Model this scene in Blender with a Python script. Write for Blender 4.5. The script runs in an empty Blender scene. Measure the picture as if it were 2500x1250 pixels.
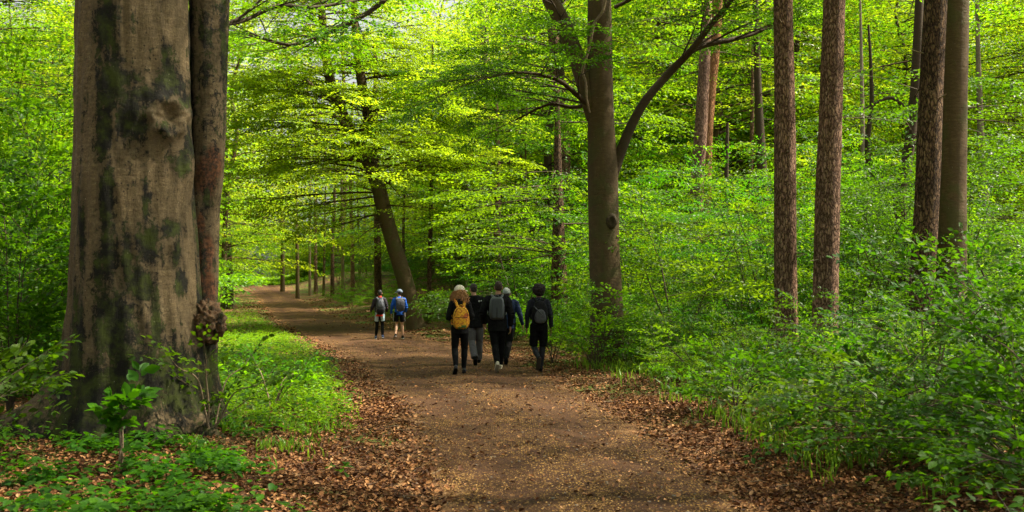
import bpy, bmesh, math, random
import numpy as np
from mathutils import Vector, Matrix, noise as mnoise

# ------------------------------------------------------------------ camera, sky, sun, exposure
scene = bpy.context.scene
COL = scene.collection
F = 2400.0; CX = 1250.0; CY = 625.0; HORIZON = 700.0; EYE = 1.72
PITCH = math.atan((HORIZON - CY) / F)
cam_d = bpy.data.cameras.new('camera')
cam_d.sensor_width = 36.0; cam_d.lens = 36.0 * F / 2500.0
cam_d.clip_start = 0.05; cam_d.clip_end = 2000
cam_d.dof.use_dof = True; cam_d.dof.focus_distance = 20.0; cam_d.dof.aperture_fstop = 3.5
cam = bpy.data.objects.new('camera', cam_d); COL.objects.link(cam)
cam.location = (0, 0, EYE); cam.rotation_euler = (math.pi / 2 + PITCH, 0, 0)
scene.camera = cam

SUN_EL, SUN_AZ = math.radians(57), math.radians(84)     # azimuth clockwise from straight ahead (+y)
world = bpy.data.worlds.new('World'); scene.world = world; world.use_nodes = True
nt = world.node_tree; nt.nodes.clear()
sky = nt.nodes.new('ShaderNodeTexSky'); sky.sky_type = 'NISHITA'; sky.sun_disc = False
sky.sun_elevation = SUN_EL; sky.sun_rotation = SUN_AZ
sky.air_density = 1.0; sky.dust_density = 6.0; sky.ozone_density = 0.6
bg = nt.nodes.new('ShaderNodeBackground'); bg.inputs['Strength'].default_value = 0.085
wo = nt.nodes.new('ShaderNodeOutputWorld')
hsv = nt.nodes.new('ShaderNodeHueSaturation'); hsv.inputs['Saturation'].default_value = .2
nt.links.new(sky.outputs[0], hsv.inputs['Color']); nt.links.new(hsv.outputs[0], bg.inputs[0]); nt.links.new(bg.outputs[0], wo.inputs[0])
sun_d = bpy.data.lights.new('sun', 'SUN'); sun_d.energy = 5.0; sun_d.angle = math.radians(1.2)
sun_d.color = (1.0, 0.90, 0.70)
sun = bpy.data.objects.new('sun', sun_d); COL.objects.link(sun)
sdir = Vector((math.sin(SUN_AZ) * math.cos(SUN_EL), math.cos(SUN_AZ) * math.cos(SUN_EL), math.sin(SUN_EL)))
sun.rotation_euler = sdir.to_track_quat('Z', 'Y').to_euler(); sun.location = sdir * 60
scene.view_settings.view_transform = 'Standard'; scene.view_settings.look = 'None'
scene.view_settings.exposure = 1.64; scene.view_settings.gamma = 1.0
scene.cycles.max_bounces = 7; scene.cycles.diffuse_bounces = 4; scene.cycles.glossy_bounces = 2
scene.cycles.transmission_bounces = 4; scene.cycles.transparent_max_bounces = 4
scene.cycles.use_denoising = True; scene.cycles.sample_clamp_indirect = 6.0
scene.cycles.caustics_reflective = False; scene.cycles.caustics_refractive = False

rng = np.random.default_rng(7); random.seed(7)
R = random.uniform
rad = math.radians

# ------------------------------------------------------------------ pixel (2500 x 1250) to world helpers
def ray(u, v):
    cx, cy = (u - CX) / F, -(v - CY) / F
    return Vector((cx, math.cos(PITCH) - math.sin(PITCH) * cy, math.sin(PITCH) + math.cos(PITCH) * cy))
def P(u, v, d):
    r = ray(u, v); r *= d / r.y
    return Vector((r.x, d, EYE + r.z))
def to_px(p):                          # world -> pixel, to place things while building
    y = p.y * math.cos(PITCH) + (p.z - EYE) * math.sin(PITCH)
    z = -p.y * math.sin(PITCH) + (p.z - EYE) * math.cos(PITCH)
    return CX + F * p.x / y, CY - F * z / y

PROF_Y = [-60, 0, 16, 24, 35, 50, 70, 90, 110, 130, 170, 260, 900]
PROF_Z = [0, 0, 0, -.05, -.2, -.18, .32, .98, 1.55, 2.0, 2.9, 4.0, 6.0]
def prof(y): return np.interp(y, PROF_Y, PROF_Z)
def v_to_y(v):                         # distance at which the ground profile is seen on image row v
    ys = np.linspace(4, 118, 3000); z = prof(ys) - EYE
    yc = ys * math.cos(PITCH) + z * math.sin(PITCH); zc = -ys * math.sin(PITCH) + z * math.cos(PITCH)
    vv = CY - F * zc / yc
    i = int(np.argmin(np.abs(vv - v))); return float(ys[i])
LE = [(1010,1250),(1000,1150),(965,1050),(925,960),(880,905),(830,868),(760,832),(700,800),(662,775),(645,750),(625,725),(606,708)]
RE = [(1885,1250),(1750,1150),(1600,1048),(1480,985),(1400,940),(1290,893),(1150,850),(1010,815),(880,790),(800,765),(752,740),(716,718),(694,707)]
def edge(tbl, near, far):
    ys, xs = [p[0] for p in near], [p[1] for p in near]
    for u, v in tbl:
        y = v_to_y(v); ys.append(y); xs.append((u - CX) / F * y)
    ys += [p[0] for p in far]; xs += [p[1] for p in far]
    return ys, xs
LEY, LEX = edge(LE, [(-12, 2.3), (0, 0.35), (4, -.2)], [(118, -32.5), (130, -37), (150, -46)])
REY, REX = edge(RE, [(-12, 5.6), (0, 3.4), (4, 2.7)], [(118, -28), (130, -31), (150, -38)])
def xl(y): return np.interp(y, LEY, LEX)
def xr(y): return np.interp(y, REY, REX)
def sstep(a, b, x):
    t = np.clip((x - a) / (b - a), 0, 1); return t * t * (3 - 2 * t)
def wav(x, y):
    return (np.sin(x * .9 + 1.3 * np.sin(y * .37)) * np.sin(y * .71 + 1.1 * np.sin(x * .53)) * .6
            + .4 * np.sin(x * 2.3 + y * 1.1) * np.sin(y * 1.9 - x * .7))
def gh(x, y):
    x = np.asarray(x, float); y = np.asarray(y, float)
    z = prof(y)
    a, b = xl(y), xr(y)
    dr = x - b; dl = a - x
    off = np.maximum(dr, dl)
    z = z + sstep(0, 2.5, off) * .07 * wav(x, y) + sstep(0, .8, off) * .03
    z = z + sstep(.4, 9, dr) * sstep(45, 75, y) * 1.7 + sstep(9, 60, dr) * sstep(50, 100, y) * 3.5      # right bank in the distance
    z = z + sstep(.2, 3, dl) * sstep(3, 7, y) * (1 - sstep(14, 30, y)) * .0                                # low left verge
    z = z - sstep(6, 22, dr) * (1 - sstep(30, 60, y)) * .5
    return z
def G(u, v):                           # ground point seen at pixel
    r = ray(u, v); t = 3.0
    while t < 400:
        p = Vector((0, 0, EYE)) + r * t
        if p.z <= float(gh(p.x, p.y)): break
        t *= 1.004
    p = Vector((0, 0, EYE)) + r * t; p.z = float(gh(p.x, p.y)); return p
def onground(x, y): return Vector((x, y, float(gh(x, y))))

# ------------------------------------------------------------------ node helpers
def mat(name):
    m = bpy.data.materials.new(name); m.use_nodes = True; m.node_tree.nodes.clear(); return m
class N:
    def __init__(s, m): s.t = m.node_tree
    def n(s, k, **kw):
        nd = s.t.nodes.new('ShaderNode' + k)
        for a, b in kw.items(): setattr(nd, a, b)
        return nd
    def l(s, a, b): s.t.links.new(a, b)
    def inp(s, nd, i, v):
        if hasattr(v, 'is_output') or isinstance(v, bpy.types.NodeSocket): s.l(v, nd.inputs[i])
        else: nd.inputs[i].default_value = v
    def noise(s, vec, scale, detail=4, rough=.55, dist=0):
        nd = s.n('TexNoise'); s.inp(nd, 'Vector', vec)
        nd.inputs['Scale'].default_value = scale; nd.inputs['Detail'].default_value = detail
        nd.inputs['Roughness'].default_value = rough; nd.inputs['Distortion'].default_value = dist
        return nd
    def ramp(s, f, stops, interp='LINEAR'):
        nd = s.n('ValToRGB'); nd.color_ramp.interpolation = interp
        e = nd.color_ramp.elements
        while len(e) < len(stops): e.new(.5)
        for el, (p, c) in zip(e, stops):
            el.position = p; el.color = (c[0], c[1], c[2], 1) if hasattr(c, '__len__') else (c, c, c, 1)
        s.l(f, nd.inputs[0]); return nd.outputs[0]
    def mix(s, f, a, b, bt='MIX'):
        nd = s.n('Mix', data_type='RGBA', blend_type=bt)
        for i, v in ((0, f), (6, a), (7, b)):
            if isinstance(v, bpy.types.NodeSocket): s.l(v, nd.inputs[i])
            elif i == 0: nd.inputs[0].default_value = v
            else: nd.inputs[i].default_value = (v[0], v[1], v[2], 1)
        return nd.outputs[2]
    def math(s, op, a, b=0.0, clamp=False):
        nd = s.n('Math', operation=op, use_clamp=clamp)
        for i, v in ((0, a), (1, b)):
            if isinstance(v, bpy.types.NodeSocket): s.l(v, nd.inputs[i])
            else: nd.inputs[i].default_value = v
        return nd.outputs[0]
    def mapping(s, scale=(1, 1, 1), src='Object', rot=(0, 0, 0)):
        tc = s.n('TexCoord'); mp = s.n('Mapping')
        mp.inputs['Scale'].default_value = scale; mp.inputs['Rotation'].default_value = rot
        s.l(tc.outputs[src], mp.inputs[0]); return mp.outputs[0]
    def attr(s, name):
        a = s.n('Attribute'); a.attribute_name = name; return a.outputs['Fac']
    def bump(s, h, strength, dist=.02):
        b = s.n('Bump'); b.inputs['Strength'].default_value = strength; b.inputs['Distance'].default_value = dist
        s.l(h, b.inputs['Height']); return b.outputs[0]
    def out(s, col, rough=.8, normal=None, spec=.3, sheen=0, metal=0):
        b = s.n('BsdfPrincipled'); s.inp(b, 'Base Color', col if isinstance(col, bpy.types.NodeSocket) else (*col, 1))
        s.inp(b, 'Roughness', rough); b.inputs['Specular IOR Level'].default_value = spec
        b.inputs['Sheen Weight'].default_value = sheen; b.inputs['Metallic'].default_value = metal
        if normal: s.l(normal, b.inputs['Normal'])
        o = s.n('OutputMaterial'); s.l(b.outputs[0], o.inputs[0]); return b

def leaf_mat(name, front, back, trans=.5, var=.35, rough=.42, spec=.35):
    m = mat(name); k = N(m)
    geo = k.n('NewGeometry'); oi = k.n('ObjectInfo')
    r = geo.outputs['Random Per Island']
    dark = tuple(c * (1 - var) for c in front); lite = (front[0] * (1 + var * 1.5), front[1] * (1 + var * .8), front[2] * (1 + var * .3))
    c = k.ramp(r, [(0, dark), (.55, front), (1, lite)])
    hs = k.n('HueSaturation'); k.l(c, hs.inputs['Color'])
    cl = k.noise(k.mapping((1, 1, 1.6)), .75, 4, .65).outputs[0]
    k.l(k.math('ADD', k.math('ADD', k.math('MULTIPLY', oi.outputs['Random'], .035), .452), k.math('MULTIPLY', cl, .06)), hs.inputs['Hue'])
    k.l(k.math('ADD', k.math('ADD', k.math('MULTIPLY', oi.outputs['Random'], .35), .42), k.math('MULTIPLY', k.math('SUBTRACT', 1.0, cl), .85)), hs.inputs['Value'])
    b = k.n('BsdfPrincipled'); k.l(hs.outputs[0], b.inputs['Base Color'])
    b.inputs['Roughness'].default_value = rough; b.inputs['Specular IOR Level'].default_value = spec
    t = k.n('BsdfTranslucent')
    tb = tuple(c * (1 - var) for c in back); tl = tuple(min(1, c * (1 + var * .6)) for c in back)
    h2 = k.n('HueSaturation'); k.l(k.ramp(r, [(0, tb), (1, tl)]), h2.inputs['Color'])
    for q in ('Hue', 'Value'): k.l(hs.inputs[q].links[0].from_socket, h2.inputs[q])
    k.l(h2.outputs[0], t.inputs[0])
    mx = k.n('MixShader'); mx.inputs[0].default_value = trans
    k.l(b.outputs[0], mx.inputs[1]); k.l(t.outputs[0], mx.inputs[2])
    o = k.n('OutputMaterial'); k.l(mx.outputs[0], o.inputs[0]); return m

M = {}
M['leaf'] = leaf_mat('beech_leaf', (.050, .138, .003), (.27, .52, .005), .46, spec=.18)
M['leaf_sunlit'] = leaf_mat('sunlit_tint_leaf', (.135, .255, .004), (.52, .72, .012), .50, spec=.2)  # brighter copy of the leaf, its sunlit look put into the colour
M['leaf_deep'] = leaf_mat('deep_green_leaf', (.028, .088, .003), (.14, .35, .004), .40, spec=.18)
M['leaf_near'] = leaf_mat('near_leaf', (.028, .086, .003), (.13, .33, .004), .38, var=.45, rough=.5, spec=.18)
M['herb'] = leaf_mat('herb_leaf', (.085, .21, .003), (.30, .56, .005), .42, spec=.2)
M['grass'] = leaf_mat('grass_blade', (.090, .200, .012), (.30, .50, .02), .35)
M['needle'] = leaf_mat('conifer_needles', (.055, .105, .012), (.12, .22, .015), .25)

def bark_smooth(name, base, dark, moss=(.035, .045, .010), moss_amt=.5, attr=False):
    m = mat(name); k = N(m)
    vec = k.mapping(); vst = k.mapping((1.0, 1.0, 3.0)); vv = k.mapping((6, 6, .8))
    fine = k.noise(vst, 9, 8, .7).outputs[0]
    big = k.noise(vec, 1.6, 5, .6, .4).outputs[0]
    streak = k.noise(vv, 1.2, 6, .6).outputs[0]
    c = k.mix(k.ramp(fine, [(.32, 0), (.68, 1)]), dark, base)
    c = k.mix(k.ramp(streak, [(.42, 0), (.62, .6)]), c, tuple(x * .55 for x in base))
    mfac = k.math('MULTIPLY', k.ramp(big, [(.50, 0), (.60, 1)]), moss_amt)
    if attr:
        a = k.attr('moss')
        brk = k.noise(vec, 6, 8, .8, .8).outputs[0]; drip = k.noise(k.mapping((9, 9, 1.3)), 1, 6, .7, .3).outputs[0]; pat = k.noise(k.mapping((1, 1, .45)), 2.4, 7, .7, .5).outputs[0]
        spk = k.noise(k.mapping((1, 1, .6)), 26, 8, .85, .3).outputs[0]
        q = k.math('ADD', k.math('MULTIPLY', a, .76), k.math('MULTIPLY', k.math('SUBTRACT', brk, .5), 1.9))
        q = k.math('ADD', q, k.math('MULTIPLY', k.math('SUBTRACT', spk, .5), 1.5))
        q = k.math('ADD', q, k.math('MULTIPLY', k.math('SUBTRACT', drip, .5), 1.3))
        am = k.ramp(q, [(.27, 0), (.35, .9), (.50, 1)])
        soft = k.ramp(k.math('ADD', k.math('MULTIPLY', a, .45), k.math('ADD', k.math('MULTIPLY', pat, .7), k.math('MULTIPLY', brk, .3))), [(.46, 0), (.66, .8)])
        c = k.mix(soft, c, tuple(x * .38 for x in base))
        lich = k.math('MULTIPLY', k.ramp(k.noise(k.mapping((1, 1, .6)), 5, 8, .8).outputs[0], [(.58, 0), (.68, .35)]), 1)
        c = k.mix(lich, c, (.30, .26, .15))
        pit = k.n('TexVoronoi'); k.l(k.mapping((1, 1, .8)), pit.inputs['Vector']); pit.inputs['Scale'].default_value = 19
        pf_ = k.math('MULTIPLY', k.ramp(pit.outputs['Distance'], [(.0, 1), (.14, 1), (.22, 0)]), k.ramp(k.noise(k.mapping((1, 1, .35)), 2.2, 5, .7).outputs[0], [(.50, 0), (.58, .95)]))
        c = k.mix(pf_, c, (.022, .014, .007))
        crk = k.noise(k.mapping((14, 14, 1.7)), 1, 8, .75, .35).outputs[0]
        lowb = k.n('SeparateXYZ'); k.l(k.mapping(), lowb.inputs[0]); lf = k.ramp(k.math('MULTIPLY', lowb.outputs[2], .1), [(.0, 1), (.42, .35), (.75, .15)])
        c = k.mix(k.math('MULTIPLY', k.ramp(crk, [(.36, 1), (.46, 0)]), lf), c, (.020, .013, .006))
        fl2 = k.noise(k.mapping((1, 1, 1.6)), 40, 6, .8).outputs[0]
        c = k.mix(k.ramp(fl2, [(.40, .6), (.55, 0)]), c, (.045, .030, .013))
        mfac = am
        mcol = k.mix(k.ramp(k.noise(vec, 5, 6, .7).outputs[0], [(.44, 0), (.62, 1)]), (.006, .005, .002), moss)
        c = k.mix(k.math('MULTIPLY', k.ramp(k.attr('rust'), [(.3, 0), (.6, 1)]), .9), c,
                  k.mix(k.ramp(k.noise(vec, 22, 5, .7).outputs[0], [(.4, 0), (.6, 1)]), (.022, .009, .005), (.135, .050, .018)))
    else: mcol = moss
    c = k.mix(mfac, c, mcol)
    sp = k.n('TexVoronoi'); k.l(vec, sp.inputs['Vector']); sp.inputs['Scale'].default_value = 16
    spots = k.math('MULTIPLY', k.ramp(sp.outputs['Distance'], [(.0, 1), (.05, 1), (.09, 0)]), k.ramp(k.noise(vec, 5, 2).outputs[0], [(.55, 0), (.62, .8)]))
    c = k.mix(spots, c, (.42, .38, .28))
    ring = k.noise(k.mapping((.5, .5, 9)), 1.5, 3, .6, .6).outputs[0]
    hh = k.math('ADD', k.math('MULTIPLY', fine, .5), k.math('MULTIPLY', ring, .22))
    if attr: hh = k.math('ADD', hh, k.math('MULTIPLY', k.noise(k.mapping((5, 5, 1.1)), 1.6, 7, .72, .5).outputs[0], 1.3))
    hh = k.math('ADD', hh, k.math('MULTIPLY', mfac, .5))
    k.out(c, .82, k.bump(hh, .75, .03), .25)
    return m
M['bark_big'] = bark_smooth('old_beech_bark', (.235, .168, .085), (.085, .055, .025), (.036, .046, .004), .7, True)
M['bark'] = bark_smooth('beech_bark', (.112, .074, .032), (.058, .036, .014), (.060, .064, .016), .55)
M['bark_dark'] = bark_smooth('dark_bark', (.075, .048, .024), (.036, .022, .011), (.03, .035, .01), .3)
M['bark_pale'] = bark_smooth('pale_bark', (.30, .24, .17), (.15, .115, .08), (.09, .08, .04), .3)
def bark_pine(name, plate, plate2, crack):
    m = mat(name); k = N(m)
    base = k.mapping((1, 1, .30)); nz_ = k.noise(base, 7, 5, .65)
    wv = k.n('Mix', data_type='RGBA'); wv.inputs[0].default_value = .16
    k.l(base, wv.inputs[6]); k.l(nz_.outputs['Color'], wv.inputs[7])
    vo = k.n('TexVoronoi', feature='DISTANCE_TO_EDGE'); k.l(wv.outputs[2], vo.inputs['Vector']); vo.inputs['Scale'].default_value = 24
    vc = k.n('TexVoronoi'); k.l(wv.outputs[2], vc.inputs['Vector']); vc.inputs['Scale'].default_value = 24
    cell = k.n('SeparateColor'); k.l(vc.outputs['Color'], cell.inputs[0])
    fl = k.noise(k.mapping((1, 1, .5)), 38, 6, .75).outputs[0]; big = k.noise(k.mapping((1, 1, .35)), 3.2, 5, .65).outputs[0]
    pl = k.mix(cell.outputs[0], plate, plate2)
    pl = k.mix(k.ramp(fl, [(.36, .75), (.62, 0)]), pl, tuple(c * .35 for c in plate))
    pl = k.mix(k.ramp(big, [(.40, .6), (.58, 0)]), pl, tuple(c * .45 for c in plate))
    gap = k.math('ADD', vo.outputs['Distance'], k.math('MULTIPLY', k.math('SUBTRACT', fl, .5), .16))
    c = k.mix(k.ramp(gap, [(.0, 0), (.16, 1)]), crack, pl)
    hh = k.math('ADD', k.ramp(gap, [(0, 0), (.22, 1)]), k.math('MULTIPLY', fl, .6))
    k.out(c, .88, k.bump(hh, 1.0, .04), .15); return m
M['pine'] = bark_pine('pine_bark', (.42, .24, .155), (.56, .35, .24), (.060, .028, .016))
M['pine_dark'] = bark_pine('dark_pine_bark', (.19, .11, .06), (.34, .21, .12), (.018, .010, .007))
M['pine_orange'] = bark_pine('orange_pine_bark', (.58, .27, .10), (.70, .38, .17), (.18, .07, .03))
M['twig'] = bark_smooth('twig_bark', (.085, .060, .036), (.040, .028, .018), (.05, .055, .02), .3)
M['twig_pale'] = bark_smooth('pale_twig_bark', (.26, .19, .12), (.14, .10, .06), (.09, .09, .04), .3)

# ------------------------------------------------------------------ object helpers
def tag(o, label=None, cat=None, group=None, kind=None):
    if label: o['label'] = label
    if cat: o['category'] = cat
    if group: o['group'] = group
    if kind: o['kind'] = kind
    return o
def empty(name, loc, rz=0):
    o = bpy.data.objects.new(name, None); COL.objects.link(o); o.location = loc; o.rotation_euler = (0, 0, rz)
    o.empty_display_size = .2; return o
def link(name, me, parent=None):
    o = bpy.data.objects.new(name, me); COL.objects.link(o)
    if parent is not None: o.parent = parent
    return o
def np_mesh(name, verts, faces, mats=(), fmat=None, smooth=False, attrs=None):
    """verts (n,3); faces = list of (k, array(m,k)) or a single (m,k) array; fmat matches the face order."""
    if isinstance(faces, np.ndarray): faces = [faces]
    faces = [f for f in faces if len(f)]
    me = bpy.data.meshes.new(name)
    verts = np.asarray(verts, np.float32)
    me.vertices.add(len(verts)); me.vertices.foreach_set('co', verts.ravel())
    li = np.concatenate([f.ravel() for f in faces]).astype(np.int32)
    tot = np.concatenate([np.full(len(f), f.shape[1]) for f in faces]).astype(np.int32)
    st = np.concatenate([[0], np.cumsum(tot)[:-1]]).astype(np.int32)
    me.loops.add(len(li)); me.loops.foreach_set('vertex_index', li)
    me.polygons.add(len(tot)); me.polygons.foreach_set('loop_start', st); me.polygons.foreach_set('loop_total', tot)
    for m in mats: me.materials.append(m)
    if fmat is not None: me.polygons.foreach_set('material_index', np.asarray(fmat, np.int32))
    me.polygons.foreach_set('use_smooth', np.full(len(tot), bool(smooth)) if not isinstance(smooth, np.ndarray) else smooth)
    if attrs:
        for a, val in attrs.items():
            at = me.attributes.new(a, 'FLOAT', 'POINT'); at.data.foreach_set('value', np.asarray(val, np.float32))
    me.update(calc_edges=True); return me
def norm(a): return a / np.maximum(np.linalg.norm(a, axis=-1, keepdims=True), 1e-9)

LEAF_FAR = (np.array([(0, 0, 0), (.48, -.5, .07), (1, 0, -.10), (.48, .5, .07)], float), [np.array([(0, 1, 2), (0, 2, 3)])])
LEAF_NEAR = (np.array([(0, 0, 0), (.22, -.36, .05), (.50, -.5, .05), (.80, -.27, -.02), (1, 0, -.12), (.80, .27, -.02), (.50, .5, .05), (.22, .36, .05), (.5, 0, -.01)], float),
             [np.array([(0, 1, 2, 8), (8, 2, 3, 4), (8, 4, 5, 6), (0, 8, 6, 7)])])
def leaf_geo(pos, fwd, nrm, size, width=.6, tpl=LEAF_FAR):
    T, Fc = tpl; n = len(pos)
    fwd = norm(fwd); side = norm(np.cross(nrm, fwd)); up = np.cross(fwd, side)
    size = np.broadcast_to(np.asarray(size, float), (n,))[:, None, None]; width = np.broadcast_to(np.asarray(width, float), (n,))[:, None, None]
    v = pos[:, None, :] + size * (T[None, :, 0:1] * fwd[:, None, :] + width * T[None, :, 1:2] * side[:, None, :] + T[None, :, 2:3] * up[:, None, :])
    off = (np.arange(n) * len(T))[:, None, None]
    return v.reshape(-1, 3), (Fc[0][None] + off).reshape(-1, Fc[0].shape[1])
def rot_frames(n, X, U, jit):
    """random jitter of direction/normal arrays"""
    return norm(X + rng.normal(0, jit, X.shape)), norm(U + rng.normal(0, jit, U.shape))

# spray templates: leaves of a flat beech twig, unit length along +x
def make_spray(seed, nside=8, gap=.062):
    r = np.random.default_rng(seed); P_, D_ = [], []
    def twig(p, a, L, s0):
        m = max(2, int(L / gap))
        for i in range(m):
            t = (i + .6) / m; q = p + np.array([math.cos(a), math.sin(a)]) * L * t
            sgn = 1 if (i + s0) % 2 else -1
            P_.append(q + r.normal(0, .008, 2)); aa = a + sgn * r.uniform(.6, 1.1) * (1 - .5 * t); D_.append((math.cos(aa), math.sin(aa)))
        P_.append(p + np.array([math.cos(a), math.sin(a)]) * L); D_.append((math.cos(a), math.sin(a)))
    twig(np.zeros(2), 0, 1, 0)
    for j in range(nside):
        t = .08 + .84 * j / nside; sg = 1 if j % 2 else -1
        twig(np.array([t, 0.]), sg * r.uniform(.6, .95), (.52 - .36 * t) * r.uniform(.75, 1.2), j)
    p = np.array(P_); d = np.array(D_); rr = (p ** 2).sum(1)
    p3 = np.c_[p, -.16 * rr + r.normal(0, .02, len(p))]; d3 = np.c_[d, -.22 * np.sqrt(rr) + r.normal(0, .12, len(p))]
    return p3, norm(d3)
SPRAY_FULL = [make_spray(i, 8, .062) for i in range(6)]
SPRAY_MID = [make_spray(20 + i, 6, .10) for i in range(6)]
SPRAY_FAR = [make_spray(40 + i, 5, .15) for i in range(6)]

class Fol:
    """collects flat sprays of leaves and the twigs that carry them"""
    def __init__(s): s.sp = []; s.tw = []
    def branch(s, p, d, L, r0, droop=.06, wander=.10, step=.34, spray=.85, lvl=0, dens=1.0, flat=.15):
        p = Vector(p); d = Vector(d).normalized()
        if L < spray * 1.25 or lvl >= 3:
            s.sp.append((p, d.copy(), min(L * 1.1, spray * 1.35), flat)); 
            s.tw.append(([p.copy(), p + d * L * .5, p + d * L * .95 + Vector((0, 0, -.1 * L * L))], [max(r0, .003), .0025, .0015]))
            return
        n = max(3, int(L / step)); st = L / n; pts = [p.copy()]; rr = [r0]; sg = random.choice((-1, 1))
        for i in range(n):
            d = (d + Vector((R(-1, 1), R(-1, 1), R(-.6, .6))) * wander + Vector((0, 0, -droop * st))).normalized()
            p = p + d * st; t = (i + 1) / n; pts.append(p.copy()); rr.append(r0 * (1 - t) ** .8 + .003)
            if t > .14 and random.random() < dens:
                side = d.cross(Vector((0, 0, 1))).normalized() * sg; sg = -sg
                dd = (d * R(.5, 1.0) + side * R(.6, 1.1) + Vector((0, 0, R(-.12, .16)))).normalized()
                cl = (L * (1 - t) * .62 + spray * R(.5, .95))
                s.branch(p, dd, cl, rr[-1] * .5, droop, wander, step, spray, lvl + 1, dens, flat)
        s.branch(p, d, spray * R(.7, 1), .004, droop, wander, step, spray, 3, dens, flat)
        s.tw.append((pts, rr))
    def mesh(s, name, lm, tm, templates=SPRAY_FULL, size=.075, base=Vector((0, 0, 0)), tpl=LEAF_FAR, jit=.28, tmin=.0, width=.62, thin=1.0):
        V, Fs, fm = [], [], []; vo = 0
        if s.sp:
            for ti, (tp, td) in enumerate(templates):
                sub = [q for i, q in enumerate(s.sp) if i % len(templates) == ti]
                if not sub: continue
                p = np.array([q[0] - base for q in sub]); X = norm(np.array([q[1] for q in sub])); L = np.array([q[2] for q in sub])[:, None, None]
                fl = np.array([q[3] for q in sub])[:, None]
                U = norm(np.array([[0, 0, 1.]]) + rng.normal(0, 1, X.shape) * fl)
                Y = norm(np.cross(U, X)); U = np.cross(X, Y)
                pos = p[:, None] + L * (tp[None, :, 0:1] * X[:, None] + tp[None, :, 1:2] * Y[:, None]) + L * tp[None, :, 2:3] * np.array([0, 0, 1.])
                fw = td[None, :, 0:1] * X[:, None] + td[None, :, 1:2] * Y[:, None] + td[None, :, 2:3] * U[:, None]
                nn = np.broadcast_to(U[:, None], fw.shape)
                pos = pos.reshape(-1, 3); fw = fw.reshape(-1, 3); nn = nn.reshape(-1, 3)
                if thin < 1: 
                    kp = rng.random(len(pos)) < thin; pos, fw, nn = pos[kp], fw[kp], nn[kp]
                fw, nn = rot_frames(len(fw), fw, nn, jit)
                v, f = leaf_geo(pos, fw, nn, size * rng.uniform(.7, 1.2, len(pos)), width * rng.uniform(.85, 1.1, len(pos)), tpl)
                V.append(v); Fs.append(f + vo); fm.append(np.zeros(len(f), int)); vo += len(v)
        k = Fs[0].shape[1] if Fs else 3
        tv, tf = tubes([q for q in s.tw if max(q[1]) >= tmin], 3, base)
        groups = [np.concatenate(Fs)] if Fs else []; fmm = list(fm)
        if len(tf): V.append(tv); groups.append(tf + vo); fmm.append(np.ones(len(tf), int))
        sm = np.concatenate(fmm) == 1 if tpl is LEAF_FAR else True
        return np_mesh(name, np.concatenate(V), groups, (lm, tm), np.concatenate(fmm), smooth=sm if isinstance(sm, np.ndarray) else True)

def tube(pts, radii, n=8, base=Vector((0, 0, 0)), fn=None):
    pts = [Vector(p) - base for p in pts]; V = []; m = len(pts)
    ref = Vector((1, 0, 0)) if abs((pts[-1] - pts[0]).normalized().x) < .8 else Vector((0, 1, 0))
    for i, p in enumerate(pts):
        t = (pts[min(i + 1, m - 1)] - pts[max(i - 1, 0)]).normalized()
        a = (ref - t * ref.dot(t)).normalized(); ref = a; b = t.cross(a)
        for j in range(n):
            an = 2 * math.pi * j / n; rr = radii[i] * (fn(i, an, p) if fn else 1)
            V.append(p + (a * math.cos(an) + b * math.sin(an)) * rr)
    i = np.arange(m - 1)[:, None]; j = np.arange(n)[None]; j2 = (j + 1) % n
    f = np.stack(np.broadcast_arrays(i * n + j, i * n + j2, (i + 1) * n + j2, (i + 1) * n + j), -1).reshape(-1, 4)
    return np.array(V), f
def tubes(lst, n, base=Vector((0, 0, 0))):
    V, Fs, o = [], [], 0
    for pts, rr in lst:
        v, f = tube(pts, rr, n, base); V.append(v); Fs.append(f + o); o += len(v)
    if not V: return np.zeros((0, 3)), np.zeros((0, 4), int)
    return np.concatenate(V), np.concatenate(Fs)
def smooth_path(pts, radii, sub=6):
    """Catmull-Rom through points with radii"""
    P_ = [Vector(p) for p in pts]; out, ro = [], []
    for i in range(len(P_) - 1):
        p0 = P_[max(i - 1, 0)]; p1 = P_[i]; p2 = P_[i + 1]; p3 = P_[min(i + 2, len(P_) - 1)]
        for k in range(sub):
            t = k / sub
            out.append(.5 * ((2 * p1) + (p2 - p0) * t + (2 * p0 - 5 * p1 + 4 * p2 - p3) * t * t + (3 * p1 - p0 - 3 * p2 + p3) * t ** 3))
            ro.append(radii[i] * (1 - t) + radii[i + 1] * t)
    out.append(P_[-1]); ro.append(radii[-1]); return out, ro
def trunk_fn(seed, amp=.05, flare=None, z0=0.0):
    def f(i, an, p):
        q = Vector((math.cos(an), math.sin(an), p.z * .6 + seed * 7))
        k = 1 + amp * mnoise.noise(q * 1.3) + amp * .5 * mnoise.noise(Vector((q.x * 3, q.y * 3, p.z * 2.5 + seed)))
        if flare:
            h = max(0, p.z - z0)
            k += flare * math.exp(-h / .35) * (.55 + .45 * math.cos(an * 5 + seed) + .3 * math.cos(an * 3 + seed * 2))
        return k
    return f

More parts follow.
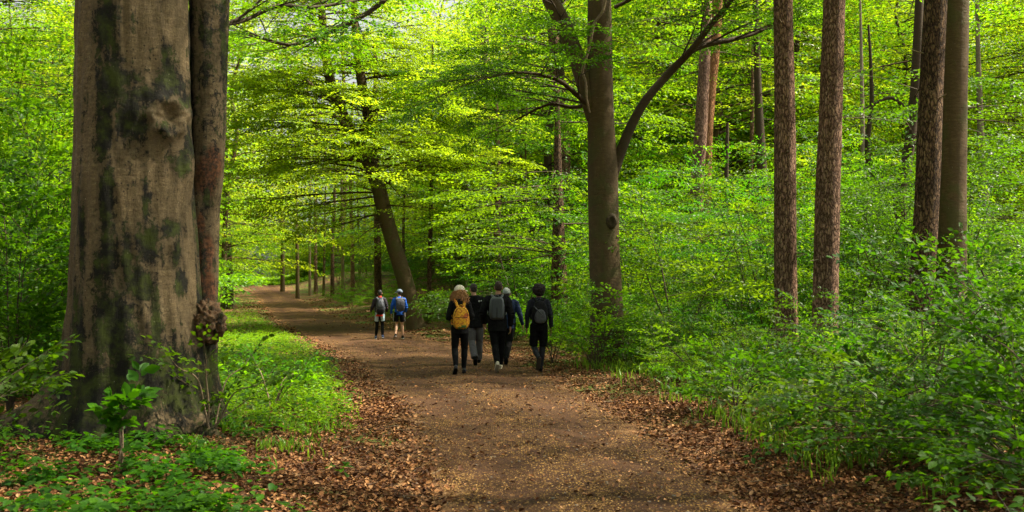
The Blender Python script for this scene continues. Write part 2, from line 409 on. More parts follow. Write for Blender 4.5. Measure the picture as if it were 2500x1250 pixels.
# ================================================================== THE SETTING: ground and path
def graded(lo, hi, c, s0, g):
    out = [c]; s = s0
    x = c
    while x < hi: x += s; out.append(x); s = s if abs(x - c) < 14 else s * g
    x = c; s = s0
    while x > lo: x -= s; out.insert(0, x); s = s if abs(x - c) < 14 else s * g
    return np.array(out)
gy = np.concatenate([np.arange(-30, 3, 1.0), np.arange(3, 30, .3), graded(30, 900, 30, .5, 1.035)[1:]])
gx = graded(-700, 700, -3, .3, 1.05)
GX, GY = np.meshgrid(gx, gy)
inside = sstep(0, .35, np.minimum(GX - xl(GY), xr(GY) - GX))
GZ = gh(GX, GY) - .05 * inside
nx, ny = len(gx), len(gy)
ii = np.arange(ny - 1)[:, None] * nx + np.arange(nx - 1)[None]
gf = np.stack([ii, ii + 1, ii + nx + 1, ii + nx], -1).reshape(-1, 4)
m = mat('forest_floor'); k = N(m); vec = k.mapping()
n1 = k.noise(vec, .35, 5, .6).outputs[0]; n2 = k.noise(vec, 22, 5, .75).outputs[0]
vo = k.n('TexVoronoi'); k.l(vec, vo.inputs['Vector']); vo.inputs['Scale'].default_value = 20
sc_ = k.n('SeparateColor'); k.l(vo.outputs['Color'], sc_.inputs[0])
lit = k.ramp(sc_.outputs[0], [(0, (.045, .020, .010)), (.35, (.13, .060, .028)), (.7, (.24, .125, .058)), (1, (.34, .20, .10))])
lit = k.mix(k.ramp(n2, [(.35, .75), (.6, 0)]), lit, (.035, .018, .010))
grn = k.mix(n2, (.02, .05, .006), (.07, .13, .012))
c = k.mix(k.ramp(k.math('ADD', n1, k.math('MULTIPLY', n2, .25)), [(.58, 0), (.72, .85)]), lit, grn)
k.out(c, .9, k.bump(k.math('ADD', n2, vo.outputs['Distance']), .8, .03), .15)
ground = link('ground', np_mesh('ground', np.c_[GX.ravel(), GY.ravel(), GZ.ravel()], gf, (m,), smooth=True)); tag(ground, kind='structure', label='forest floor of brown leaf litter and low green growth')

py = np.concatenate([np.arange(-12, 30, .2), np.arange(30, 128, .6)]); ns = 41
S = np.linspace(0, 1, ns)
wl = .16 * np.sin(py * 1.7) + .1 * np.sin(py * 4.1 + 1) + .07 * np.sin(py * 9.3); wr = .15 * np.sin(py * 1.3 + 2) + .1 * np.sin(py * 3.7) + .07 * np.sin(py * 8.1)
A_, B_ = xl(py) + wl, xr(py) + wr
PX = A_[:, None] * (1 - S) + B_[:, None] * S; PY = np.repeat(py[:, None], ns, 1)
PZ = gh(PX, PY) + .012 + .05 * np.sin(np.pi * S)[None] ** .8 - .035 * (np.exp(-((S - .27) / .09) ** 2) + np.exp(-((S - .73) / .09) ** 2))[None]
ed = np.minimum(PX - A_[:, None], B_[:, None] - PX)
rut = np.repeat((np.exp(-((S - .27) / .1) ** 2) + np.exp(-((S - .70) / .1) ** 2))[None], len(py), 0)
ii = np.arange(len(py) - 1)[:, None] * ns + np.arange(ns - 1)[None]
pf = np.stack([ii, ii + 1, ii + ns + 1, ii + ns], -1).reshape(-1, 4)
m = mat('gravel_path'); k = N(m); vec = k.mapping()
a = k.attr('edge'); ru = k.attr('rut')
grit = k.noise(vec, 60, 4, .8).outputs[0]; midn = k.noise(vec, 9, 6, .7).outputs[0]; big = k.noise(k.mapping((1, .35, 1)), .9, 5, .6).outputs[0]
vo = k.n('TexVoronoi'); k.l(vec, vo.inputs['Vector']); vo.inputs['Scale'].default_value = 38; vo.inputs['Randomness'].default_value = 1
sc_ = k.n('SeparateColor'); k.l(vo.outputs['Color'], sc_.inputs[0])
base = k.mix(k.ramp(grit, [(.33, 0), (.68, 1)]), (.018, .008, .004), (.112, .053, .024))
base = k.mix(k.ramp(midn, [(.38, .75), (.62, 0)]), base, (.034, .016, .010))
cover = k.math('MULTIPLY', k.ramp(sc_.outputs[0], [(.50, 0), (.62, 1)]), k.ramp(vo.outputs['Distance'], [(.30, 1), (.48, 0)]))
cover = k.math('MULTIPLY', cover, k.ramp(k.math('SUBTRACT', k.math('ADD', big, k.math('MULTIPLY', midn, .4)), k.math('MULTIPLY', ru, .22)), [(.50, .15), (.72, 1)]))
base = k.mix(cover, base, k.mix(sc_.outputs[1], (.22, .112, .026), (.42, .25, .07)))
ef = k.ramp(k.math('ADD', a, k.math('MULTIPLY', k.math('SUBTRACT', k.noise(vec, 3.5, 6, .75).outputs[0], .5), .9)), [(.0, 1), (.30, .0)])
v2 = k.n('TexVoronoi'); k.l(vec, v2.inputs['Vector']); v2.inputs['Scale'].default_value = 20
s2 = k.n('SeparateColor'); k.l(v2.outputs['Color'], s2.inputs[0])
lit = k.ramp(s2.outputs[0], [(0, (.05, .022, .010)), (.4, (.15, .07, .03)), (.8, (.27, .145, .065)), (1, (.36, .22, .11))])
c = k.mix(ef, base, lit)
k.out(c, .92, k.bump(k.math('ADD', k.math('ADD', grit, k.math('MULTIPLY', cover, .5)), k.math('MULTIPLY', midn, 1.2)), .9, .018), .15)
path = link('path', np_mesh('path', np.c_[PX.ravel(), PY.ravel(), PZ.ravel()], pf, (m,), smooth=True, attrs={'edge': ed.ravel(), 'rut': rut.ravel()}))
tag(path, kind='structure', label='wide gravel forest path winding away to the left')
def pathz(x, y):
    s = np.clip((x - xl(y)) / (xr(y) - xl(y)), 0, 1)
    return gh(x, y) + .012 + .05 * np.sin(np.pi * s) ** .8 * ((x > xl(y)) & (x < xr(y)))

# ------------------------------------------------------------------ fallen leaves, bud scales, herbs and grass (stuff)
def scatter(n, ylo, yhi, xlo, xhi, dens, ypow=1.0):
    """n tries in a view-shaped trapezoid: y biased to the near end, x = xlo..xhi as fractions of y"""
    y = ylo + (yhi - ylo) * rng.random(n) ** ypow
    x = y * (xlo + (xhi - xlo) * rng.random(n))
    kp = rng.random(n) < dens(x, y); return x[kp], y[kp]
def nz(x, y, s, o=0.0):
    return .5 + .5 * (np.sin(x * s * 1.7 + 2.1 * np.sin(y * s * 1.3 + o) + o) * np.sin(y * s * 1.9 + 1.7 * np.sin(x * s * 1.1 + o * 2)) * .6
                      + .4 * np.sin(x * s * 4.3 + o) * np.sin(y * s * 3.9 + x * s))
def lit_d(x, y):
    dr = x - xr(y); dl = xl(y) - x; off = np.maximum(dr, dl)
    d = sstep(-.55, .12, off) ** 1.3 * (1 - .75 * sstep(1.2, 2.6, off))
    d = np.where((dl > 0) & (y < 12), np.maximum(d, .8), d)
    d = np.where((dr > 0) & (y < 11), np.maximum(d, .75), d)
    return np.maximum(d * (.30 + .70 * nz(x, y, 1.2, 3)), .022)
xs, ys = [], []
for a in ((230000, 4.2, 15, -.56, .56, lit_d, 1.1), (150000, 13, 34, -.30, .22, lit_d, 1.1), (30000, 34, 80, -.30, .02, lit_d, 1.0)):
    x_, y_ = scatter(*a); xs.append(x_); ys.append(y_)
x_, y_ = np.concatenate(xs), np.concatenate(ys); n = len(x_)
on = (x_ > xl(y_)) & (x_ < xr(y_))
z_ = np.where(on, pathz(x_, y_), gh(x_, y_)) + .008 + rng.random(n) * .035 * (~on)
an = rng.random(n) * 2 * np.pi; fw = np.c_[np.cos(an), np.sin(an), rng.normal(0, .32, n)]
up = norm(np.c_[rng.normal(0, .55, n), rng.normal(0, .55, n), np.ones(n)])
LIT = (np.array([(0, 0, 0), (.3, -.42, .16), (.72, -.40, .12), (1, 0, .10), (.72, .40, .14), (.3, .42, .16), (.5, 0, -.02)], float), [np.array([(0, 1, 2, 6), (6, 2, 3, 4), (0, 6, 4, 5)])])
sz = np.where(y_ > 34, .12, .054) * rng.uniform(.35, 1.25, n)
v, f = leaf_geo(np.c_[x_, y_, z_], fw, up, sz, .6, LIT)
m = mat('dry_beech_leaf'); k = N(m); geo = k.n('NewGeometry')
c = k.ramp(geo.outputs['Random Per Island'], [(0, (.035, .014, .006)), (.35, (.095, .036, .012)), (.65, (.19, .080, .026)), (.88, (.30, .140, .050)), (1, (.40, .22, .10))])
k.out(c, .7, None, .2)
o = link('fallen_leaves', np_mesh('fallen_leaves', v, f, (m,), smooth=False)); tag(o, 'dry brown fallen beech leaves along both edges of the path', 'fallen leaves', kind='stuff')

def bud_d(x, y):
    ins = np.minimum(x - xl(y), xr(y) - x); s = (x - xl(y)) / (xr(y) - xl(y))
    rut_ = np.exp(-((s - .3) / .1) ** 2) + np.exp(-((s - .68) / .1) ** 2)
    return sstep(-.2, .2, ins) * (.25 + .75 * sstep(.45, .75, nz(x, y * .6, 1.6, 1))) * (1 - .5 * rut_)
x_, y_ = scatter(240000, 4.3, 26, -.20, .40, bud_d, 1.35); n = len(x_)
an = rng.random(n) * 2 * np.pi
v, f = leaf_geo(np.c_[x_, y_, pathz(x_, y_) + .004], np.c_[np.cos(an), np.sin(an), rng.normal(0, .2, n)], norm(np.c_[rng.normal(0, .35, n), rng.normal(0, .35, n), np.ones(n)]), rng.uniform(.010, .024, n), .55)
m = mat('bud_scale'); k = N(m); geo = k.n('NewGeometry')
k.out(k.ramp(geo.outputs['Random Per Island'], [(0, (.09, .040, .012)), (.5, (.22, .115, .030)), (1, (.40, .24, .08))]), .7, None, .2)
o = link('bud_scales', np_mesh('bud_scales', v, f, (m,))); tag(o, 'tiny ochre beech bud scales sprinkled over the gravel path', 'bud scales', kind='stuff')

def herbs(name, label, x, y, hgt, size, lm, per=7, width=.55, tpl=LEAF_FAR, splay=.10):
    n = len(x); x3 = np.repeat(x, per); y3 = np.repeat(y, per); hh = np.repeat(hgt * rng.uniform(.3, 1.1, n) * (.45 + .9 * nz(x, y, 1.9, 4)), per) * rng.uniform(.45, 1.05, n * per)
    an = rng.random(n * per) * 2 * np.pi; rr = splay * rng.random(n * per)
    pos = np.c_[x3 + np.cos(an) * rr, y3 + np.sin(an) * rr, gh(x3, y3) + hh]
    fw = np.c_[np.cos(an), np.sin(an), rng.normal(-.05, .25, n * per)]; up = np.c_[rng.normal(0, .3, n * per), rng.normal(0, .3, n * per), np.ones(n * per)]
    v, f = leaf_geo(pos, fw, up, size * rng.uniform(.6, 1.25, n * per), width, tpl)
    o = link(name, np_mesh(name, v, f, (lm,), smooth=tpl is not LEAF_FAR)); tag(o, label, 'ground cover', kind='stuff'); return o
def ld(x, y): return xl(y) - x
def carpet(x, y):
    d = ld(x, y); return sstep(.45, 1.0, d + .5 * nz(x, y, 1.5) - .25) * (1 - sstep(5, 8, d)) * sstep(10.5, 13.5, y) * (.06 + .94 * sstep(.30, .62, .6 * nz(x, y, .9, 2) + .4 * nz(x, y, 3.1, 5)))
x_, y_ = scatter(22000, 10, 60, -.34, -.12, carpet, 1.5)
herbs('ground_cover', 'bright green carpet of small herbs on the left verge of the path', x_, y_, .30, .060, M['herb'], 8)
x_, y_ = scatter(1500, 10, 30, -.34, -.12, carpet, 1.2)
herbs('ground_cover', 'scattered darker broad leaved plants among the bright herbs of the left verge', x_, y_, .42, .095, M['leaf_deep'], 8, .6, LEAF_NEAR, .13)
def fore(x, y):
    d = ld(x, y); return sstep(.6, 1.6, d + .8 * nz(x, y, 1.1, 5) - .4) * sstep(.42, .60, nz(x, y, 1.25, 1.7)) * (1 - sstep(11, 13, y))
x_, y_ = scatter(2600, 4.3, 12.5, -.56, -.02, fore, 1.1)
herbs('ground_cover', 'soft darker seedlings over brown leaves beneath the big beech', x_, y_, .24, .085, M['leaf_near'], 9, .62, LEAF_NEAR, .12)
def verge(x, y):
    d = x - xr(y); return sstep(1.1, 2.3, d + .7 * nz(x, y, .9, 4) - .35) * (1 - sstep(9, 14, d)) * (.3 + .7 * sstep(.3, .55, nz(x, y, .8, 6)))
x_, y_ = scatter(9500, 8, 30, -.02, .56, verge, 1.0)
herbs('ground_cover', 'knee high green undergrowth along the right side of the path', x_, y_, .36, .082, M['leaf'], 7)
x_, y_ = scatter(1500, 8, 26, .0, .56, verge, 1.0)
herbs('ground_cover', 'broad leaved darker plants rising out of the right hand undergrowth', x_, y_, .75, .125, M['leaf_deep'], 10, .6, LEAF_NEAR, .18)
def farv(x, y):
    off = np.maximum(ld(x, y), x - xr(y)); return sstep(.6, 1.5, off) * (.05 + .3 * sstep(.45, .65, nz(x, y, .5, 3)) + .45 * (x / y < -.12) * sstep(.35, .6, nz(x, y, .8, 1)))
x_, y_ = scatter(9000, 26, 120, -.45, .45, farv, .8)
herbs('ground_cover', 'pale green low plants on the forest floor further along the path', x_, y_, .30, .13, M['herb'], 6)
x_, y_ = scatter(9000, 124, 165, -.38, -.08, lambda x, y: 1.0 + 0 * x)
herbs('ground_cover', 'sunlit green growth where the path bends out of sight', x_, y_, .5, .42, M['herb'], 4)

def blades(name, label, x, y, h, lm):
    n = len(x); an = rng.random(n) * 2 * np.pi; w = .006 + .004 * rng.random(n); hh = h * rng.uniform(.5, 1.15, n); z = gh(x, y)
    lean = rng.uniform(.1, .6, n) * hh; la = rng.random(n) * 2 * np.pi
    c_, s_ = np.cos(an) * w, np.sin(an) * w
    def pt(t, q): return np.c_[x + np.cos(la) * lean * t ** 2 + c_ * q, y + np.sin(la) * lean * t ** 2 + s_ * q, z + hh * (t - .25 * t ** 3)]
    V = np.stack([pt(0, -1), pt(0, 1), pt(.5, .9), pt(.5, -.9), pt(1, 0)], 1).reshape(-1, 3); o = (np.arange(n) * 5)[:, None]
    me = np_mesh(name, V, [np.array([[0, 1, 2, 3]]) + o, np.array([[3, 2, 4]]) + o], (lm,)); ob = link(name, me); tag(ob, label, 'grass', kind='stuff')
def gr(x, y):
    d = ld(x, y); return sstep(.5, 1.2, d + .6 * nz(x, y, 1.3, 8) - .3) * (1 - sstep(4, 6, d)) * sstep(8.5, 10, y) * (1 - sstep(16, 24, y)) * sstep(.40, .65, nz(x, y, 1.4, 9))
x_, y_ = scatter(15000, 8, 24, -.33, -.10, gr); blades('grass', 'thin grass blades among the herbs on the left verge', x_, y_, .20, M['grass'])
def gr2(x, y):
    d = x - xr(y); return sstep(.5, 1.1, d) * (1 - sstep(2.0, 3.2, d)) * sstep(.52, .68, nz(x, y, 1.1, 2))
x_, y_ = scatter(16000, 7.5, 22, .05, .45, gr2); blades('grass', 'tufts of dark grass where the right verge meets the leaves', x_, y_, .34, M['grass'])

# ================================================================== TREES
def px_path(pts, d, dd=None):
    """pixel polyline (u, v, width_px[, depth offset]) at forward distance d -> points and radii in metres"""
    out, rr = [], []
    for q in pts:
        dist = d + (q[3] if len(q) > 3 else 0); out.append(P(q[0], q[1], dist)); rr.append(q[2] / 2 / F * dist)
    return out, rr
def tree_root(name, label, cat, base, group=None):
    e = empty(name, base); tag(e, label, cat, group); return e
def trunk_obj(root, parts, material, n=20, seed=1, amp=.05, flare=.35, sub=6, name='trunk'):
    base = root.location; V, Fs, o = [], [], 0
    for i, (pts, rr) in enumerate(parts):
        pp, r2 = smooth_path(pts, rr, sub)
        v, f = tube(pp, r2, n if i == 0 else max(8, n // 2), base, trunk_fn(seed + i, amp, flare if i == 0 else None, 0.15))
        V.append(v); Fs.append(f + o); o += len(v)
    return link(name, np_mesh(name, np.concatenate(V), np.concatenate(Fs), (material,), smooth=True), root)
def limb(F_, pts, rr, n_sub, ls, droop=.05, spray=.8, start=.25, dens=1.0, flat=.15, up=.05):
    """side branches with sprays along a limb"""
    pp, r2 = smooth_path(pts, rr, 5); m_ = len(pp); sg = 1
    for k_ in range(n_sub):
        t = start + (1 - start) * (k_ + R(0, .9)) / n_sub; i = min(m_ - 2, int(t * (m_ - 1))); d = (pp[i + 1] - pp[i]).normalized()
        side = d.cross(Vector((0, 0, 1))).normalized() * sg; sg = -sg
        F_.branch(pp[i], d * R(.3, 1) + side * R(.6, 1.1) + Vector((0, 0, R(-.1, .2) + up)), ls * (1.15 - .5 * t) * R(.7, 1.2), min(.03, r2[i] * .5), droop, .10, .34, spray, 1, dens, flat)
    F_.branch(pp[-1], pp[-1] - pp[-2], ls * .7, .012, droop, .1, .34, spray, 1, dens, flat)
def high_crown(F_, top, n, L, z0, z1, spray=1.4, dens=.8, axis=None):
    for i in range(n):
        z = z0 + (z1 - z0) * (i + R(0, 1)) / n; a = i * 2.4 + R(-.4, .4)
        q = Vector(axis(z)) if axis else Vector((top[0], top[1], z)); t = (z - z0) / max(.1, z1 - z0)
        F_.branch(q, Vector((math.cos(a), math.sin(a), .35)), L * (1.1 - .6 * t) * R(.7, 1.1), .05, .05, .1, .75, spray, 1, dens, .25)

# ---- the big old beech on the left: two stems grown together, roots, moss, knot
def big_beech():
    D = 11.4; base = Vector(((350 - CX) / F * D, D, 0)); base.z = float(gh(base.x, base.y)) - .05
    root = tree_root('old_beech', 'huge old beech with mossy twin stem and spreading roots beside the path', 'tree', base)
    ctr = [(340, 1090), (335, 1000), (330, 900), (328, 760), (326, 600), (325, 450), (326, 300), (327, 150), (328, 0), (330, -250), (335, -600), (345, -1100), (350, -1700)]
    wid = [330, 318, 308, 298, 288, 278, 270, 264, 258, 248, 225, 190, 120]
    pts, rr = [], []
    for (u, v), w in zip(ctr, wid):
        p = P(u, v, D); pts.append(p); rr.append(w / 2 / F * D)
    zz = np.array([p.z for p in pts]); xx = np.array([p.x for p in pts]); ra = np.array(rr)
    nzv = np.concatenate([np.linspace(-.25, 7.9, 420), np.linspace(8.0, zz[-1], 60)]); na = 260
    th = np.linspace(0, 2 * np.pi, na, endpoint=False)
    TH, ZZ = np.meshgrid(th, nzv)
    o = np.argsort(zz); RX = np.interp(ZZ, zz[o], xx[o]); RR = np.interp(ZZ, zz[o], ra[o])
    h = np.maximum(ZZ + .02, 0)
    # roots: (angle, reach, width); angle 0 = +x, -pi/2 = towards the camera
    fl = np.zeros_like(RR)
    for a, reach, w, hk in ((rad(203), 1.85, .15, .32), (rad(222), .45, .22, .4), (rad(262), .35, .22, .55), (rad(300), .45, .20, .45), (rad(335), .62, .14, .28), (rad(20), .35, .2, .4), (rad(80), .7, .3, .5), (rad(130), .8, .25, .5)):
        da = (TH - a + np.pi) % (2 * np.pi) - np.pi
        fl += reach * np.exp(-(da / (w * (1 + h * .8))) ** 2) * np.exp(-h / (hk * .75)) * 1.0 + reach * .05 * np.exp(-(da / (w * 2.4)) ** 2) * np.exp(-h / 1.3)
    fl += .10 * np.exp(-h / .5)
    RAD = RR + fl
    # long fluted ridges low down, gentle undulation above
    RAD += .010 * np.sin(TH * 23 + 2 * np.sin(ZZ * .9) + 1.5 * np.sin(ZZ * 2.7 + TH * 4)) * (.35 + np.exp(-h / 2.2)) + .007 * np.sin(ZZ * 7 + 3 * np.sin(TH * 6 + ZZ)) * np.sin(TH * 11 + ZZ * 2)
    RAD += .018 * np.sin(TH * 9 + .6 * np.sin(ZZ * 1.1)) * np.exp(-h / 1.6) + .022 * np.sin(TH * 3 + ZZ * .5) + .014 * np.sin(TH * 5 - ZZ * .9 + 1)
    X = RX + RAD * np.cos(TH); Y = D + RAD * np.sin(TH) * .92; Z = ZZ.copy()
    # pixel position of each vertex for carving the knot and laying the moss where the stem carries it
    yc = Y * math.cos(PITCH) + (Z - EYE) * math.sin(PITCH); zc = -Y * math.sin(PITCH) + (Z - EYE) * math.cos(PITCH)
    U = CX + F * X / yc; W = CY - F * zc / yc; front = Y < D
    def blob(u, v, a, b, ang=0.0, p=2):
        c_, s_ = math.cos(ang), math.sin(ang); x = (U - u) * c_ + (W - v) * s_; y = -(U - u) * s_ + (W - v) * c_
        return np.exp(-((x / a) ** 2 + (y / b) ** 2)) * front
    kn = np.hypot((U - 400 + 7 * np.sin(W * .06)) / 50, (W - 292 + 9 * np.sin(U * .05 + 1)) / 60) * (1 + .12 * np.sin(3 * np.arctan2(W - 292, U - 402) + 1) + .07 * np.sin(7 * np.arctan2(W - 292, U - 402)))
    push = .105 * np.exp(-(kn / 1.2) ** 2) - .080 * np.exp(-((kn) / .40) ** 2) + .032 * np.exp(-((kn - .72) / .2) ** 2) + .004 * np.sin(U * .25 + W * .11) * np.sin(W * .19 - U * .07) * np.exp(-(kn / .9) ** 2)
    push += .05 * blob(455, 410, 26, 60) + .028 * blob(425, 590, 18, 30) + .02 * blob(365, 555, 20, 26)
    push += .012 * np.sin(U * .09 + 2 * np.sin(W * .012)) * (sstep(600, 900, W)) * front
    push *= front
    X += push * np.cos(TH); Y += push * np.sin(TH)
    moss = np.zeros_like(X)
    for q in ((262, 60, 30, 90), (270, 200, 34, 90), (258, 330, 26, 90), (262, 480, 20, 110), (265, 640, 26, 110), (275, 800, 50, 120),
              (300, 188, 40, 24), (322, 260, 34, 34), (345, 235, 60, 20), (300, 300, 28, 40), (402, 200, 30, 50), (402, 150, 13, 40), (360, 235, 30, 16), (330, 300, 30, 50), (425, 215, 30, 26), (445, 245, 22, 22),
              (360, 600, 30, 50), (345, 690, 36, 40), (420, 560, 28, 22), (430, 620, 14, 34), (355, 500, 5, 60), (362, 478, 12, 8),
              (440, 690, 16, 40), (330, 930, 130, 100), (450, 940, 70, 110), (230, 1000, 120, 130), (190, 860, 16, 160), (440, 400, 20, 34), (455, 355, 14, 40), (380, 800, 16, 70), (240, 660, 12, 60), (310, 640, 12, 70), (200, 560, 10, 100)):
        moss = np.maximum(moss, blob(*q) * 1.0)
    moss = np.maximum(moss, .9 * np.exp(-h / .30)); moss = np.maximum(moss, np.where(front, 0, .55))
    moss = np.maximum(moss, .50 * np.exp(-((kn - 1.05) / .2) ** 2) * front * sstep(330, 250, W)); moss = np.maximum(moss, blob(398, 318, 26, 26) * .75)
    rust = np.zeros_like(X)
    V = np.c_[X.ravel() - base.x, Y.ravel() - base.y, Z.ravel() - base.z]
    i = np.arange(len(nzv) - 1)[:, None]; j = np.arange(na)[None]; j2 = (j + 1) % na
    f = np.stack(np.broadcast_arrays(i * na + j, i * na + j2, (i + 1) * na + j2, (i + 1) * na + j), -1).reshape(-1, 4)
    link('trunk', np_mesh('trunk', V, f, (M['bark_big'],), smooth=True, attrs={'moss': moss.ravel(), 'rust': rust.ravel()}), root)
    # second stem pressed against the first, right side, a little behind
    D2 = 11.75
    c2 = [(512, 1070), (510, 980), (503, 900), (500, 800), (497, 700), (498, 600), (500, 500), (504, 420), (507, 330), (509, 200), (510, 80), (512, -60), (520, -400), (545, -900), (570, -1400)]
    w2 = [104, 70, 56, 62, 68, 72, 76, 84, 86, 90, 94, 96, 92, 76, 50]
    q, r2 = [], []
    for (u, v), w in zip(c2, w2): q.append(P(u, v, D2)); r2.append(w / 2 / F * D2)
    pp, rs = smooth_path(q, r2, 16)
    v2, f2 = tube(pp, rs, 72, base, trunk_fn(9, .07))
    wx = v2 + np.array(base); yc = wx[:, 1] * math.cos(PITCH) + (wx[:, 2] - EYE) * math.sin(PITCH); zc = -wx[:, 1] * math.sin(PITCH) + (wx[:, 2] - EYE) * math.cos(PITCH)
    U2 = CX + F * wx[:, 0] / yc; W2 = CY - F * zc / yc
    def b2(u, v, a, b): return np.exp(-(((U2 - u) / a) ** 2 + ((W2 - v) / b) ** 2))
    rust = np.maximum.reduce([b2(520, 400, 26, 50), b2(505, 430, 30, 60), b2(500, 620, 26, 60), b2(505, 710, 26, 60), b2(490, 560, 12, 50)])
    moss = np.maximum.reduce([b2(500, 900, 40, 110), b2(462, 300, 12, 400), b2(500, 640, 12, 50) * .8, b2(505, 480, 12, 30), b2(545, 120, 10, 200) * .8, .5 * b2(500, 120, 20, 120), np.full(len(U2), .22)])
    link('trunk', np_mesh('trunk', v2, f2, (M['bark_big'],), smooth=True, attrs={'moss': moss, 'rust': rust}), root)
    # burl: knobbly lump at the foot of the second stem
    bm = bmesh.new(); bmesh.ops.create_icosphere(bm, subdivisions=5, radius=1)
    c0 = P(508, 788, D2 - .25)
    for v in bm.verts:
        n_ = v.co.normalized(); kf = 1 + .28 * mnoise.noise(n_ * 2.6) + .20 * mnoise.noise(n_ * 6 + Vector((3, 1, 2))) + .09 * mnoise.noise(n_ * 15)
        v.co = Vector((n_.x * .19, n_.y * .20, n_.z * .24)) * kf + c0 - base
    me = bpy.data.meshes.new('burl'); bm.to_mesh(me); bm.free(); me.materials.append(M['bark_big'])
    for p_ in me.polygons: p_.use_smooth = True
    at = me.attributes.new('rust', 'FLOAT', 'POINT'); at.data.foreach_set('value', np.full(len(me.vertices), .47, np.float32))
    at = me.attributes.new('moss', 'FLOAT', 'POINT'); at.data.foreach_set('value', np.full(len(me.vertices), .2, np.float32))
    link('burl', me, root)
    # limbs: the two dark branches arching over the top of the picture, and the high crown
    L1 = px_path([(548, 60, 12), (600, 48, 11, .3), (680, 14, 10, .6), (760, 18, 9, .9), (850, 5, 7, 1.2), (900, -6, 5, 1.5)], 12.6)
    L2 = px_path([(1010, -60, 15, 1.0), (940, 0, 13, 1.0), (880, 42, 12, .9), (800, 80, 11, .8), (720, 108, 9, .7), (660, 100, 7, .5), (590, 70, 4, .4)], 13.5)
    L3 = px_path([(546, 62, 9), (590, 40, 8, .2), (630, 5, 6, .4), (680, -40, 5, .5)], 12.6)
    for pts_, rr_ in (L1, L2, L3): trunk_obj(root, [(pts_, rr_)], M['twig'], 8, 3, .15, None, name='limb')
    Fc = Fol()
    limb(Fc, *L1, 7, 1.1, .03, .55, .3); limb(Fc, *L2, 12, 1.2, .02, .55, .25); limb(Fc, *L3, 4, .9, .03, .55)
    link('crown', Fc.mesh('crown', M['leaf'], M['twig'], SPRAY_FULL, .07, base, thin=.55), root)
    Fh = Fol()
    high_crown(Fh, (base.x, base.y), 34, 7.5, 8.6, 17, 1.4, .9)
    link('crown', Fh.mesh('crown', M['leaf'], M['bark'], SPRAY_FAR, .13, base, tmin=.01), root)
big_beech()

